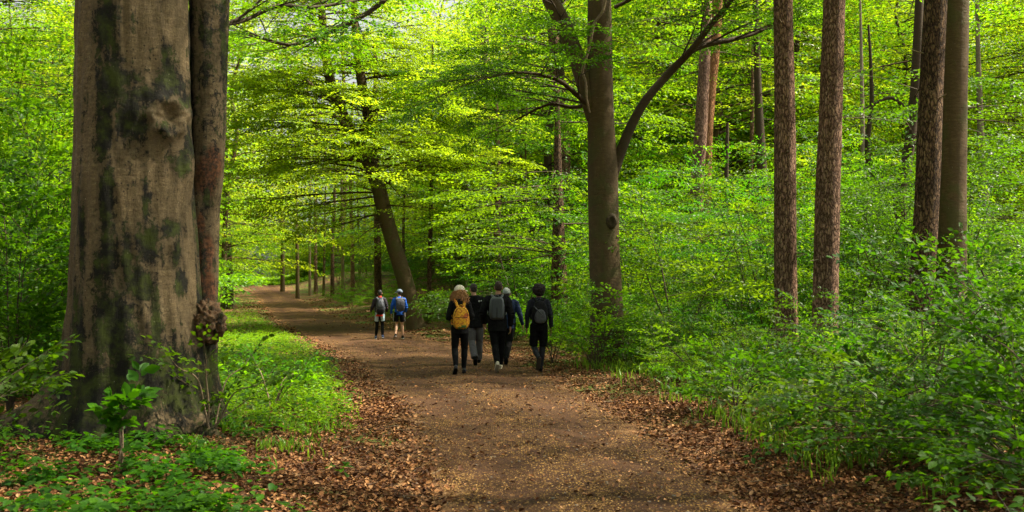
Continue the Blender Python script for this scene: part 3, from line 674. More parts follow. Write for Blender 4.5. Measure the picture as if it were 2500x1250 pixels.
# ---- smooth grey beech in the middle right
def mid_beech():
    D = 21.7; base = onground((1487 - CX) / F * D, D); base.z -= .1
    root = tree_root('beech_tree', 'tall smooth beech with a long limb reaching up to the right', 'tree', base)
    T = px_path([(1488, 905, 92), (1483, 860, 84), (1480, 720, 78), (1475, 600, 75), (1472, 480, 74), (1471, 400, 74), (1467, 300, 66), (1465, 180, 62), (1464, 60, 60), (1462, -100, 54), (1455, -400, 44), (1440, -800, 30), (1430, -1100, 14)], D)
    L_left = px_path([(1450, 290, 38), (1432, 225, 40), (1410, 150, 42), (1375, 60, 42), (1335, -20, 38), (1270, -160, 30), (1190, -380, 18)], D)
    L_right = px_path([(1490, 440, 34), (1510, 385, 27), (1540, 310, 24), (1580, 240, 22), (1640, 172, 20), (1690, 120, 17, -.3), (1740, 55, 14, -.5), (1790, -5, 11, -.8), (1860, -110, 9, -1)], D)
    L_r2 = px_path([(1640, 170, 14), (1700, 118, 14, .2), (1790, 96, 12, .5), (1850, 78, 10, .8), (1892, 55, 7, 1)], D)
    L_l2 = px_path([(1444, 262, 15), (1412, 235, 13, -.3), (1370, 200, 11, -.7), (1320, 182, 8, -1), (1250, 178, 6, -1.5), (1170, 195, 4, -2)], D)
    L_l3 = px_path([(1444, 250, 12), (1400, 262, 9, .4), (1340, 255, 7, .8), (1260, 292, 4, 1)], D)
    L_r3 = px_path([(1500, 18, 10), (1560, -10, 8), (1640, -40, 5)], D)
    trunk_obj(root, [T, L_left], M['bark'], 28, 4, .035, .32)
    for q in (L_right, L_r2, L_l2, L_l3, L_r3): trunk_obj(root, [q], M['bark_dark'], 14, 6, .06, None, name='limb')
    # knot eye on the front of the trunk
    c0 = P(1493, 540, D - .30) - base; bm = bmesh.new(); bmesh.ops.create_icosphere(bm, subdivisions=3, radius=1)
    for v in bm.verts:
        q = v.co.copy(); kf = 1 + .2 * mnoise.noise(q * 2); rr_ = math.hypot(q.x, q.z)
        v.co = Vector((q.x * .13, q.y * (.09 if rr_ > .35 else .03), q.z * .17)) * kf + c0
    me = bpy.data.meshes.new('knot'); bm.to_mesh(me); bm.free(); me.materials.append(M['bark_dark'])
    for p_ in me.polygons: p_.use_smooth = True
    link('knot', me, root)
    # pale dead vine up the fork
    pp, r2 = smooth_path(*px_path([(1440, 275, 4, -.42), (1432, 240, 6, -.45), (1430, 200, 7, -.45), (1422, 175, 7, -.45), (1428, 150, 7, -.5), (1440, 110, 7, -.5), (1450, 60, 7, -.5), (1470, 30, 6, -.5), (1478, 0, 6, -.5), (1490, -60, 5, -.5)], D), 5)
    v, f = tube(pp, r2, 6, base, trunk_fn(5, .3)); link('vine', np_mesh('vine', v, f, (M['twig_pale'],), smooth=True), root)
    Fc = Fol()
    limb(Fc, *L_l2, 10, 2.2, .04, .8, .1, .95); limb(Fc, *L_l3, 7, 1.6, .05, .8, .2)
    limb(Fc, *L_left, 8, 2.0, .05, .8, .35, .8); limb(Fc, *L_right, 7, 1.6, .05, .75, .55, .7); limb(Fc, *L_r2, 7, 1.5, .05, .75, .3, .8); limb(Fc, *L_r3, 5, 2.0, .05, .8, .2)
    Fc.branch(P(1440, 60, D - .3), Vector((-1, -.3, 0)), 1.2, .012, .05, lvl=1); Fc.branch(P(1462, 150, D - .4), Vector((-.2, -1, 0)), .7, .01, .05, lvl=2)
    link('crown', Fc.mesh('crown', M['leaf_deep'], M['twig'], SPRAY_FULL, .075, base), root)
    Fh = Fol(); high_crown(Fh, (base.x - .3, base.y), 34, 7.0, 8.2, 17, 1.4, .9)
    link('crown', Fh.mesh('crown', M['leaf'], M['bark'], SPRAY_FAR, .13, base, tmin=.01), root)
mid_beech()

# ---- pines and the beech at the right
def column_tree(name, label, pts, d, material, seed, crown='leaf', H0=11, H1=17, n=26, L=3.0, amp=.05, flare=.38, extra=None):
    base = onground((pts[0][0] - CX) / F * d, d); base.z -= .12
    p, r = px_path(pts, d); 
    p[0] = Vector((base.x, base.y, base.z))
    root = tree_root(name, label, 'tree', base)
    trunk_obj(root, [(p, r)], material, 26, seed, amp, flare, 8)
    if extra: extra(root, base)
    if 'pine' in name:
        for _ in range(5):
            i = random.choice((1, 2, 3)); t = R(0, 1); q = p[i].lerp(p[i + 1], t); a = R(3.3, 6.1); dd = Vector((math.cos(a), math.sin(a), R(-.2, .3))); rr_ = r[i] * .8
            v, f = tube([q + dd * rr_, q + dd * (rr_ + R(.06, .35))], [.018, .008], 6, base); link('branch_stub', np_mesh('branch_stub', v, f, (M['twig_pale'],), smooth=True), root)
    Fh = Fol(); top = p[-1]; high_crown(Fh, (top.x, top.y), n, L, H0, H1, 1.3, .7)
    link('crown', Fh.mesh('crown', M[crown], M['bark'], SPRAY_FAR, .13, base, tmin=.01), root)
    return root
column_tree('pine_tree', 'straight brown pine trunk nearest the middle beech, left of the slim pair', [(1922, 920, 62), (1920, 800, 56), (1917, 600, 54), (1916, 300, 50), (1912, 0, 46), (1906, -500, 40), (1900, -1200, 16)], 20.0, M['pine'], 11, n=14)
column_tree('pine_tree', 'straight brown pine trunk right beside its twin, slightly wider', [(2012, 925, 66), (2014, 800, 62), (2018, 600, 61), (2027, 300, 56), (2037, 0, 52), (2050, -500, 44), (2065, -1200, 16)], 19.6, M['pine'], 12, n=14)
column_tree('pine_tree', 'dark rough pine trunk standing just left of the thick right beech', [(2244, 960, 62), (2250, 740, 60), (2262, 500, 58), (2270, 300, 57), (2284, 0, 54), (2305, -500, 44), (2330, -1200, 16)], 18.2, M['pine_dark'], 13, n=14)
def scar(root, base):
    c0 = P(2338, 735, 20.45) - base; bm = bmesh.new(); bmesh.ops.create_icosphere(bm, subdivisions=3, radius=1)
    for v in bm.verts:
        q = v.co.copy(); kf = 1 + .25 * mnoise.noise(q * 2 + Vector((4, 0, 0)))
        v.co = Vector((q.x * .20, q.y * .18, q.z * .20)) * kf + c0
    me = bpy.data.meshes.new('burl'); bm.to_mesh(me); bm.free(); me.materials.append(M['bark_dark'])
    for p_ in me.polygons: p_.use_smooth = True
    link('burl', me, root)
column_tree('beech_tree', 'thick smooth beech trunk with a burl, touching the dark rough pine', [(2312, 960, 74), (2316, 800, 72), (2320, 700, 76), (2320, 560, 74), (2324, 300, 70), (2332, 0, 64), (2345, -500, 54), (2360, -1200, 20)], 20.8, M['bark'], 14, crown='leaf', n=34, L=6.5, H0=8, H1=16, amp=.03, extra=scar)

# ---- the leaning beech beyond the two walkers
def leaning_beech():
    D = 43.0; base = onground((1014 - CX) / F * D, D); base.z -= .1
    root = tree_root('leaning_beech', 'beech leaning left over the path with a broad sunlit layered crown', 'tree', base)
    T = px_path([(1018, 803, 46), (1010, 770, 43), (990, 690, 40), (962, 600, 38), (937, 510, 37), (922, 450, 36), (895, 385, 34, .3), (850, 310, 30, .6), (820, 240, 28, .8), (803, 180, 24, 1), (790, 80, 20, 1), (780, -60, 15, 1), (775, -200, 7, 1)], D)
    T2 = px_path([(905, 400, 26), (905, 330, 26, .5), (895, 265, 26, .5), (880, 180, 24, .5), (868, 80, 19, .5), (860, -60, 13, .5), (850, -200, 6, .5)], D)
    B1 = px_path([(815, 240, 12), (770, 215, 11, -.4), (730, 188, 9, -.8), (670, 188, 6, -1.2)], D)
    B2 = px_path([(850, 310, 12), (810, 280, 10, -.6), (760, 282, 7, -1), (700, 305, 4, -1.5)], D)
    trunk_obj(root, [T, T2], M['bark'], 20, 21, .05, .3)
    for q in (B1, B2): trunk_obj(root, [q], M['twig_pale'], 8, 23, .05, None, name='limb')
    Fc = Fol(); ptsT, rT = smooth_path(T[0][4:], T[1][4:], 6); pts2, r2 = smooth_path(*T2, 6)
    allp = ptsT + pts2
    for i in range(135):
        q = allp[int(R(.08, .93) * len(allp))] if i > 12 else ptsT[int(R(.05, .5) * len(ptsT))]
        a = i * 2.39996 + R(-.3, .3); d = Vector((math.cos(a), math.sin(a) * .9, R(.05, .3)))
        if d.y > .5 and random.random() < .5: d.y = -d.y
        zf = (q.z - EYE) / 12
        Fc.branch(q, d, R(3.6, 6.4) * (1.12 - .4 * zf), .05, .085, .11, .55, 1.1, 1, .85, .22)
    # low right-hand and left-hand boughs that carry the bright layered edge
    for (u0, v0, u1, v1, dz) in ((925, 455, 1130, 400, -1.5), (925, 455, 1180, 330, -.5), (910, 420, 1260, 350, -3), (925, 470, 760, 420, -2), (930, 500, 730, 540, -1), (928, 480, 640, 520, 1), (935, 520, 780, 580, 2), (925, 470, 560, 480, 0), (940, 540, 860, 590, -2), (930, 500, 1060, 520, -2), (920, 440, 650, 380, -1.0), (900, 400, 600, 330, -2), (880, 380, 580, 440, 0), (900, 300, 1300, 250, -1), (900, 280, 1250, 150, -1), (820, 240, 560, 200, -1), (800, 180, 570, 100, 0), (870, 90, 1100, 60, -1)):
        a, b = P(u0, v0, D), P(u1, v1, D + dz); Lb = (b - a).length
        Fc.branch(a, (b - a).normalized() + Vector((0, 0, .10)), Lb, .05, .06, .09, .5, 1.1, 1, .92, .20)
    link('crown', Fc.mesh('crown', M['leaf_sunlit'], M['bark'], SPRAY_MID, .135, base, tmin=.006, jit=.22), root)
leaning_beech()

# ---- variants of the forest's other trees and shrubs: one trunk mesh and one crown mesh each, shared by copies
def tall_variant(seed, h, z0, L, nb, trunk_r, lm, tm, sp=SPRAY_FAR, leaf=.18, spray=1.5, lean=.03, flat=.12, droop=.07, thin=1.0, dens=.9):
    random.seed(seed); pts, rr = [], []; x = y = 0.0
    for i in range(9):
        t = i / 8; pts.append(Vector((x, y, h * t - .2))); rr.append(trunk_r * (1 - .85 * t) + .01); x += R(-1, 1) * lean * h; y += R(-1, 1) * lean * h
    pp, r2 = smooth_path(pts, rr, 4)
    v, f = tube(pp, r2, 12, fn=trunk_fn(seed, .06, .25)); tme = np_mesh('trunk', v, f, (tm,), smooth=True)
    F_ = Fol()
    for i in range(nb):
        t = (z0 + (h * .97 - z0) * (i + R(0, 1)) / nb) / h; j = min(len(pp) - 2, int(t * (len(pp) - 1))); a = i * 2.39996 + R(-.4, .4)
        tt = (t * h - z0) / (h - z0)
        F_.branch(pp[j], Vector((math.cos(a), math.sin(a), R(.05, .35))), L * (1.05 - .6 * tt ** 1.5) * R(.7, 1.15), .04, droop, .09, spray * .55, spray, 1, dens, flat)
    return tme, F_.mesh('crown', lm, tm, sp, leaf, jit=.25, tmin=.004, thin=thin)
def bush_variant(seed, h, nst, lm, leaf, sp, spray, lean=.35, tpl=LEAF_FAR, tm='twig', gap=.3, tmin=.0, wid=.62, fl=.2):
    random.seed(seed); F_ = Fol(); stems = []
    for i in range(nst):
        a = i * 2.4 + R(-.5, .5); d = Vector((math.cos(a) * lean, math.sin(a) * lean, 1)).normalized()
        p = Vector((math.cos(a), math.sin(a), 0)) * R(.0, .12); hh = h * R(.65, 1.1); n = max(5, int(hh / gap)); st = hh / n; pts = [p.copy() - Vector((0, 0, .08))]; rr = [.006 + .004 * h]
        for k_ in range(n):
            d = (d + Vector((R(-1, 1), R(-1, 1), 0)) * .10 + Vector((math.cos(a), math.sin(a), -.3)) * .03).normalized(); p = p + d * st; pts.append(p.copy()); t = (k_ + 1) / n; rr.append(rr[0] * (1 - t) + .003)
            if p.z > .12 * h:
                b = k_ * 2.4 + R(-.6, .6); l_ = (h * .34) * (1.1 - .75 * t) * R(.6, 1.2) + spray * .5
                F_.branch(p, Vector((math.cos(b), math.sin(b), R(.05, .4))), l_, .006, .10, .12, spray * .5, spray, 1 if l_ > 1.2 else 2, .9, fl)
        F_.branch(p, d + Vector((0, 0, -.3)), spray, .004, lvl=3); stems.append((pts, rr))
    v, f = tubes([smooth_path(a, b, 3) for a, b in stems], 6)
    return np_mesh('stem', v, f, (M[tm],), smooth=True), F_.mesh('crown', lm, M[tm], sp, leaf, jit=.32, tmin=tmin, tpl=tpl, width=wid)
def spruce_variant(seed, h, r, L):
    random.seed(seed); v, f = tube([(0, 0, -.2), (R(-.1, .1), 0, h * .5), (R(-.2, .2), 0, h)], [r, r * .7, .02], 10, fn=trunk_fn(seed, .05, .2)); tme = np_mesh('trunk', v, f, (M['pine_dark'],), smooth=True)
    F_ = Fol(); z = 1.2
    while z < h:
        for k_ in range(5):
            a = R(0, 6.28); l_ = L * (1 - .8 * z / h) * (R(.4, .9) if z > h * .3 else R(.2, .5)); F_.branch(Vector((0, 0, z)), Vector((math.cos(a), math.sin(a), -.15)), l_, .02, .12, .06, .5, .9, 2 if z > h * .3 else 3, .8, .2)
        z += .55
    return tme, F_.mesh('crown', M['needle'], M['bark_dark'], SPRAY_MID, .10, tmin=.004, width=.3)

TALL = [tall_variant(101, 20, 4.0, 5.0, 60, .22, M['leaf'], M['bark_dark']),
        tall_variant(102, 23, 6.0, 5.5, 60, .27, M['leaf'], M['pine_dark']),
        tall_variant(103, 18, 3.0, 4.6, 62, .17, M['leaf_sunlit'], M['bark']),
        tall_variant(104, 21, 3.5, 5.2, 62, .20, M['leaf_sunlit'], M['bark_dark'])]
SHADE_TALL = tall_variant(105, 19, 6.5, 5.0, 40, .22, M['leaf'], M['bark_dark'], SPRAY_MID, .105, 1.1)
YOUNG = [bush_variant(201, 7.0, 3, M['leaf'], .105, SPRAY_MID, 1.0, .16, gap=.46, tmin=.004),
         bush_variant(202, 5.2, 4, M['leaf_deep'], .098, SPRAY_MID, .9, .22, gap=.40, tmin=.003),
         bush_variant(203, 8.5, 2, M['leaf'], .108, SPRAY_MID, 1.0, .12, gap=.46, tmin=.004),
         bush_variant(204, 4.0, 5, M['leaf_deep'], .095, SPRAY_MID, .85, .28, gap=.34, tmin=.003)]
YOUNGL = bush_variant(221, 5.5, 5, M['leaf_sunlit'], .16, SPRAY_MID, 1.2, .3, gap=.5, tmin=.004)
YOUNGN = [bush_variant(211, 5.0, 4, M['leaf'], .125, SPRAY_MID, 1.0, .22, gap=.50, tmin=.003, fl=.25), bush_variant(212, 6.5, 3, M['leaf_deep'], .12, SPRAY_MID, 1.1, .18, gap=.55, tmin=.003, fl=.25), bush_variant(213, 3.6, 5, M['leaf'], .115, SPRAY_MID, .9, .30, gap=.42, tmin=.003, fl=.3)]
SHRUB = [bush_variant(301, 1.7, 6, M['leaf'], .070, SPRAY_MID, .55, .40, gap=.17),
         bush_variant(302, 1.2, 6, M['leaf'], .066, SPRAY_MID, .45, .50, gap=.14),
         bush_variant(303, 2.3, 5, M['leaf_deep'], .074, SPRAY_MID, .6, .32, gap=.2)]
SPRUCE = [spruce_variant(401, 17, .16, 2.4), spruce_variant(402, 14, .12, 2.0)]
random.seed(99)
def place(name, var, x, y, s=1.0, label=None, cat='tree', group=None, tm=None, rz=None):
    b = onground(x, y); root = tree_root(name, label, cat, b, group)
    root.rotation_euler = (R(-.05, .05), R(-.05, .05), R(0, 6.28) if rz is None else rz); root.scale = (s, s, s * R(.92, 1.1))
    link('stem' if var[0].name.startswith('stem') else 'trunk', var[0], root); link('crown', var[1], root); return root
def free(x, y, m_): return x < float(xl(y)) - m_ or x > float(xr(y)) + m_
placed = []
def far_enough(x, y, d):
    if any((x - a) ** 2 + (y - b) ** 2 < d * d for a, b in placed): return False
    placed.append((x, y)); return True
def fill(n, ylo, yhi, flo, fhi, margin, dist, name, vs, smin, smax, label, cat, group, cond=None, ypow=1.0):
    got = t = 0
    while got < n and t < n * 60:
        t += 1; y = ylo + (yhi - ylo) * random.random() ** ypow; x = y * R(flo, fhi)
        if not free(x, y, margin) or (cond and not cond(x, y)) or not far_enough(x, y, dist): continue
        place(name, random.choice(vs), x, y, R(smin, smax), label, cat, group); got += 1
    return got
# trunks that can be told apart in the photograph
def named(name, label, pts, d, material, crown, seed, s=1.0, n=10, crown_z=3.0, extra=None):
    base = onground((pts[0][0] - CX) / F * d, d); base.z -= .1
    p, r = px_path(pts, d); p[0] = base.copy(); root = tree_root(name, label, 'tree', base)
    trunk_obj(root, [(p, r)] , material, 14, seed, .05, .25, 6)
    for q in (extra or []): trunk_obj(root, [px_path(q, d)], material, 8, seed, .06, None, 6, 'limb')
    if crown is not None:
        F_ = Fol(); pp, r2 = smooth_path(p, r, 6); lo = [q for q in pp if q.z > base.z + crown_z]
        for i in range(n):
            q = random.choice(lo); a = i * 2.4 + R(-.4, .4)
            F_.branch(q, Vector((math.cos(a), math.sin(a), R(0, .3))), R(2.2, 4.2), .03, .07, .1, .7, 1.2, 1, .9, .15)
        link('crown', F_.mesh('crown', crown, M['bark_dark'], SPRAY_MID, .125, base, tmin=.004), root)
    return root
named('pine_tree', 'grey leaning trunk of the pale pair behind the long right limb', [(1690, 760, 36), (1700, 500, 34), (1715, 250, 30), (1726, 0, 26), (1735, -300, 20)], 40, M['pine'], M['leaf'], 31, n=8, crown_z=9)
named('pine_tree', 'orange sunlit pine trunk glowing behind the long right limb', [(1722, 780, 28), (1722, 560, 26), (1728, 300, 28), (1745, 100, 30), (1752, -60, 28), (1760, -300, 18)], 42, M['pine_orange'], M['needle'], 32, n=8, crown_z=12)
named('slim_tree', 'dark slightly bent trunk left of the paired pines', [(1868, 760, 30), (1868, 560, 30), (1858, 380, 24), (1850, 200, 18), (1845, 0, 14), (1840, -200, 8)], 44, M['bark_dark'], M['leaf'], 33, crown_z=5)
named('pine_tree', 'scaly grey trunk seen left of the middle beech', [(1370, 740, 44), (1376, 560, 38), (1374, 300, 32), (1356, 120, 30), (1340, -20, 28), (1320, -250, 18)], 50, M['pine'], M['leaf'], 34, n=26, crown_z=3)
named('pine_tree', 'tall pale grey trunk rising above the leaning beech crown', [(1196, 760, 30), (1192, 560, 28), (1188, 300, 26), (1182, 120, 25), (1178, -10, 25), (1172, -250, 16)], 62, M['bark_pale'], M['leaf_sunlit'], 35, n=8, crown_z=10)
named('slim_tree', 'thin reddish trunk beside the right edge of the leaning beech', [(1046, 740, 12), (1050, 600, 11), (1053, 450, 9), (1055, 300, 8), (1056, 100, 5)], 48, M['pine_dark'], M['leaf'], 36, n=6, crown_z=6)
named('slim_tree', 'dark upright trunk left of the leaning beech', [(925, 745, 20), (922, 640, 18), (920, 500, 15), (918, 300, 12), (915, 100, 8)], 58, M['pine_dark'], M['leaf_sunlit'], 37, n=8, crown_z=5)
named('dark_tree', 'stout dark trunk on the left verge by the far end of the path', [(556, 728, 30), (557, 690, 25), (555, 620, 22), (552, 500, 18), (548, 300, 12), (545, 100, 6)], 66, M['bark_dark'], M['leaf'], 38, n=16, crown_z=2.6)
named('slim_tree', 'thin grey trunk on the bank right of the far path', [(727, 700, 10), (726, 640, 9), (724, 560, 8), (722, 400, 6), (720, 250, 4)], 82, M['bark'], M['leaf_sunlit'], 39, n=9, crown_z=4)
named('forked_tree', 'dark forked tree with a deep U shaped bough', [(2205, 740, 34), (2203, 640, 32), (2200, 540, 30), (2196, 480, 30), (2216, 380, 26), (2232, 260, 26), (2240, 120, 24), (2246, -60, 18), (2250, -300, 8)], 30, M['bark_dark'], M['leaf_deep'], 40, n=16, crown_z=4.5,
      extra=[[(2196, 480, 22), (2165, 462, 20), (2138, 440, 18), (2122, 400, 16), (2118, 340, 14), (2128, 260, 12), (2126, 160, 9), (2120, 60, 5)], [(2240, 300, 12), (2180, 240, 9), (2120, 262, 6), (2060, 288, 4)], [(2218, 430, 10), (2232, 340, 8), (2238, 280, 5)]])
named('slim_tree', 'pale sunlit stem between the slim pines and the forked tree', [(2125, 760, 16), (2122, 640, 15), (2115, 500, 14), (2108, 400, 12), (2104, 200, 9), (2100, 0, 5)], 46, M['bark_pale'], M['leaf_sunlit'], 41, n=6, crown_z=7)
named('slim_tree', 'pale trunk in the bright gap right of the thick beech', [(2420, 740, 26), (2414, 600, 24), (2405, 500, 20), (2398, 420, 18), (2390, 200, 13), (2385, 0, 8)], 50, M['bark_pale'], M['leaf'], 42, n=6, crown_z=9)
named('slim_tree', 'dark slender trunk below the long limb of the middle beech', [(1764, 760, 18), (1768, 600, 14), (1772, 500, 12), (1776, 300, 8)], 38, M['bark_dark'], M['leaf'], 43, n=8, crown_z=3)
named('slim_tree', 'thin brown trunk just right of the orange pine', [(1822, 760, 13), (1826, 600, 12), (1832, 460, 11), (1836, 300, 10), (1838, 80, 7)], 47, M['pine'], M['leaf_sunlit'], 44, n=6, crown_z=6)
named('brown_tree', 'rough brown trunk in the shrubs behind the curly haired walker', [(1366, 800, 44), (1365, 700, 40), (1364, 600, 34), (1362, 420, 20), (1360, 200, 10)], 31, M['pine_dark'], M['leaf'], 45, n=26, crown_z=2.8)
for i, (u, vb, w, d, tx, lb) in enumerate(((757, 706, 9, 86, 756, 'first thin spruce pole right of the grey bank tree'), (772, 704, 12, 88, 770, 'pinkish straight spruce trunk in the far shade'), (790, 712, 8, 84, 792, 'thin straight pole among the far spruces'), (812, 716, 13, 80, 812, 'brown spruce trunk at the middle of the shady bank'), (838, 722, 11, 76, 836, 'dark pole left of the walkers on the shady bank'),
                                  (862, 728, 14, 72, 860, 'dark trunk in shade above the two distant walkers'), (690, 700, 14, 98, 690, 'dark spruce trunk just above the far path bend'), (1000, 740, 10, 55, 985, 'thin pole right behind the leaning trunk'), (1138, 760, 12, 50, 1142, 'dark pole above the yellow backpack'), (1218, 760, 26, 46, 1214, 'brown trunk in the thicket above the middle walkers'), (1290, 760, 10, 44, 1286, 'thin dark pole in the thicket left of the curly haired walker'))):
    named('spruce_tree', lb, [(u, vb, w * .8), (tx, 600, w * .68), (tx + R(-6, 6), 400, w * .5), (tx + R(-8, 8), 200, w * .35)], d, M[('twig_pale', 'pine', 'bark', 'pine_dark')[i % 4]], M['leaf'] if i % 3 else M['leaf_deep'], 50 + i, n=12 if d < 74 else 3, crown_z=3.2 if d < 74 else 6)

placed = []
fill(26, 131, 146, -.36, -.14, 3, 2.4, 'young_beech', [YOUNG[0], YOUNG[2], YOUNGL], .8, 1.5, 'sunlit bushy young tree where the path bends out of sight', 'tree', 'bushy trees at the bend of the path', None)
# right-hand thicket of young beeches
TH = 'leafy young beech in the dense thicket right of the path'
fill(26, 22, 31, -.03, .56, 3.3, 1.7, 'young_beech', YOUNGN, .6, .95, TH, 'tree', 'young beeches in the thicket right of the path', lambda x, y: x > xr(y))
fill(16, 29, 37, -.08, .56, 3.4, 1.9, 'young_beech', YOUNGN, .75, 1.15, TH, 'tree', 'young beeches in the thicket right of the path', lambda x, y: x > xr(y) and not (.165 < x / y < .215))
fill(30, 37, 50, -.10, .56, 3.6, 2.0, 'young_beech', YOUNG, .8, 1.2, TH, 'tree', 'young beeches in the thicket right of the path', lambda x, y: x > xr(y))
fill(24, 50, 74, -.16, .56, 4.5, 2.8, 'young_beech', YOUNG, 1.0, 1.5, TH, 'tree', 'young beeches in the thicket right of the path', lambda x, y: x > xr(y) + 3 and not (.43 < x / y < .52))
fill(9, 72, 98, -.19, -.08, 4.5, 2.8, 'young_beech', YOUNG, .7, 1.1, TH, 'tree', 'young beeches in the thicket right of the path', lambda x, y: x > xr(y) + 4)
for x_, y_, s_ in ((-18.8, 62, 1.2), (-22.3, 70, 1.3), (-25.5, 82, 1.35), (-6.0, 72, 1.15), (-28, 92, 1.4), (-3.5, 58, 1.05)):
    placed.append((x_, y_)); place('forest_tree', TALL[2 + (int(y_) % 2)], x_, y_, s_, 'tall leafy tree at the side of the far path', 'tree', 'leafy trees around the far path')
fill(52, 46, 84, -.1, .56, 5, 3.0, 'forest_tree', TALL, 1.0, 1.4, 'leafy forest tree in the bright wood behind the thicket', 'tree', 'forest trees behind the thicket', lambda x, y: x > xr(y) + (8 if y < 62 else 17) and not (.42 < x / y < .53))
fill(90, 84, 150, -.5, .56, 5, 3.5, 'forest_tree', TALL, 1.2, 1.8, 'distant forest tree closing off the view', 'tree', 'distant forest trees', lambda x, y: not (.44 < x / y < .515) and not (-.33 < x / y < -.06 and y < 128))
fill(4, 78, 108, -.16, -.12, 3.0, 3.0, 'spruce_tree', SPRUCE, .6, .8, 'thin dark spruce in the shade beyond the leaning beech', 'tree', 'spruces beyond the leaning beech', lambda x, y: x > xr(y) + 3)
fill(34, 50, 112, -.44, -.22, 4.2, 2.2, 'young_beech', YOUNG, .8, 1.3, 'bright bushy young tree on the left of the far path', 'tree', 'bushy young trees left of the far path', lambda x, y: x < xl(y))
fill(9, 48, 76, -.5, -.30, 4, 4.0, 'forest_tree', TALL[2:], .7, .95, 'leafy tree left of the far path behind the big beech', 'tree', 'leafy trees behind the big beech', lambda x, y: x < xl(y))
fill(20, 17, 34, -.60, -.39, 4, 1.5, 'young_beech', YOUNG, .7, 1.2, 'leafy young tree at the left behind the big beech', 'tree', 'young trees left of the big beech', lambda x, y: x < xl(y) and x / y < -.40)
fill(8, 36, 60, -.60, -.42, 4, 3.0, 'forest_tree', TALL, .7, 1.0, 'tall leafy tree at the far left behind the big beech', 'tree', 'tall trees left of the big beech', lambda x, y: x < xl(y))
for x_, y_, s_ in ((6.9, 9.0, 1.2), (9.5, 3.0, 1.15), (6.6, -2.5, .9), (-7.5, 2.5, .9)):  # trees rooted outside the frame, added so their crowns shade the foreground
    place('forest_tree', SHADE_TALL, x_, y_, s_, 'added tall tree beside the camera, shading the foreground, leaves hanging into view', 'tree', 'tall trees beside the viewpoint')
placed.clear()
fill(18, 16.5, 22, .12, .255, 2.0, .9, 'green_shrub', SHRUB, .45, .75, 'green shrub in the undergrowth along the right of the path', 'shrub', 'shrubs right of the path', lambda x, y: x > xr(y))
fill(26, 20.5, 27, .06, .40, 2.6, 1.0, 'green_shrub', SHRUB, .7, 1.1, 'green shrub in the undergrowth along the right of the path', 'shrub', 'shrubs right of the path', lambda x, y: x > xr(y))
fill(20, 13, 20, .33, .56, 2.3, 1.1, 'green_shrub', SHRUB, .6, .95, 'green shrub in the undergrowth along the right of the path', 'shrub', 'shrubs right of the path', lambda x, y: x > xr(y))
fill(16, 12, 19, .10, .26, 1.7, .8, 'green_shrub', SHRUB[:2], .28, .40, 'green shrub in the undergrowth along the right of the path', 'shrub', 'shrubs right of the path', lambda x, y: x > xr(y))
fill(26, 44, 80, -.25, -.10, 1.6, 1.3, 'green_shrub', SHRUB[:2], .5, .9, 'low green shrub at the foot of the thicket', 'shrub', 'low shrubs at the foot of the thicket', lambda x, y: x > xr(y))
fill(34, 27, 46, -.20, .2, 2.0, 1.2, 'green_shrub', SHRUB, .5, .9, 'low green shrub at the foot of the thicket', 'shrub', 'low shrubs at the foot of the thicket', lambda x, y: x > xr(y))
fill(14, 12.5, 24, -.60, -.42, 4, 1.0, 'green_shrub', SHRUB, .8, 1.3, 'deep green shrub left of the big beech', 'shrub', 'shrubs left of the big beech', lambda x, y: x / y < -.43)

# ------------------------------------------------------------------ plants close to the camera
def near_bush(label, x, y, stems, leaf=.075, lm='leaf_near', spray=.42, dens=.8, gap=.2, thin=.62, sub=.5, name='beech_shrub'):
    """stems: list of tip points (world offsets from the base), each an arching stem with side twigs"""
    b = onground(x, y); root = tree_root(name, label, 'shrub', b); F_ = Fol(); st = []
    for (dx, dy, dz) in stems:
        tip = Vector((dx, dy, dz)); mid = Vector((dx * .40 + R(-.05, .05), dy * .42, dz * .62 + .08 * tip.length)); L = tip.length
        pts, rr = smooth_path([Vector((R(-.06, .06), R(-.06, .06), -.06)), mid * .45, mid, tip * .8 + Vector((0, 0, .12 * L * .5)), tip], [.012 + .004 * L, .011, .008, .005, .002], 6)
        st.append((pts, rr)); n = max(5, int(L / gap))
        for k_ in range(n):
            t = .18 + .8 * (k_ + R(0, .8)) / n; i = min(len(pts) - 2, int(t * (len(pts) - 1))); d = (pts[i + 1] - pts[i]).normalized()
            sd = d.cross(Vector((0, 0, 1))).normalized() * (1 if k_ % 2 else -1)
            F_.branch(pts[i] + b * 0, d * R(.3, .9) + sd * R(.5, 1.1) + Vector((0, 0, R(-.15, .3))), sub * (1.25 - .6 * t) * R(.6, 1.3) + .15, .004, .12, .1, .18, spray, 2, dens, .25)
        F_.branch(pts[-2], pts[-1] - pts[-2], spray, .003, lvl=3)
    for s_ in st:
        v, f = tube(*s_, 6); link('stem', np_mesh('stem', v, f, (M['twig_pale' if thin <= .5 else 'twig'],), smooth=True), root)
    link('crown', F_.mesh('crown', M[lm], M['twig'], SPRAY_MID, leaf, tpl=LEAF_NEAR, jit=.34, thin=thin, width=.60), root); return root
random.seed(5)
near_bush('large leafy shrub with bare arching twigs filling the lower right corner', 4.6, 8.2, [(-1.7, -.2, .55), (-1.3, .6, .8), (-.9, -.6, 1.05), (-.5, .8, 1.5), (-2.2, .3, .35), (-1.2, -.9, .6), (.2, -.5, 1.6), (-1.8, 1.0, .55), (.6, .5, 1.6)], thin=.5)
near_bush('leafy shrub at the right edge, taller than its neighbours', 5.2, 9.8, [(-.9, -.2, 1.6), (-.5, .4, 1.9), (.2, -.6, 2.1), (.7, .3, 1.8), (-1.3, .2, 1.1), (-.3, -.9, 1.2), (.3, .2, 1.3)], thin=.5)
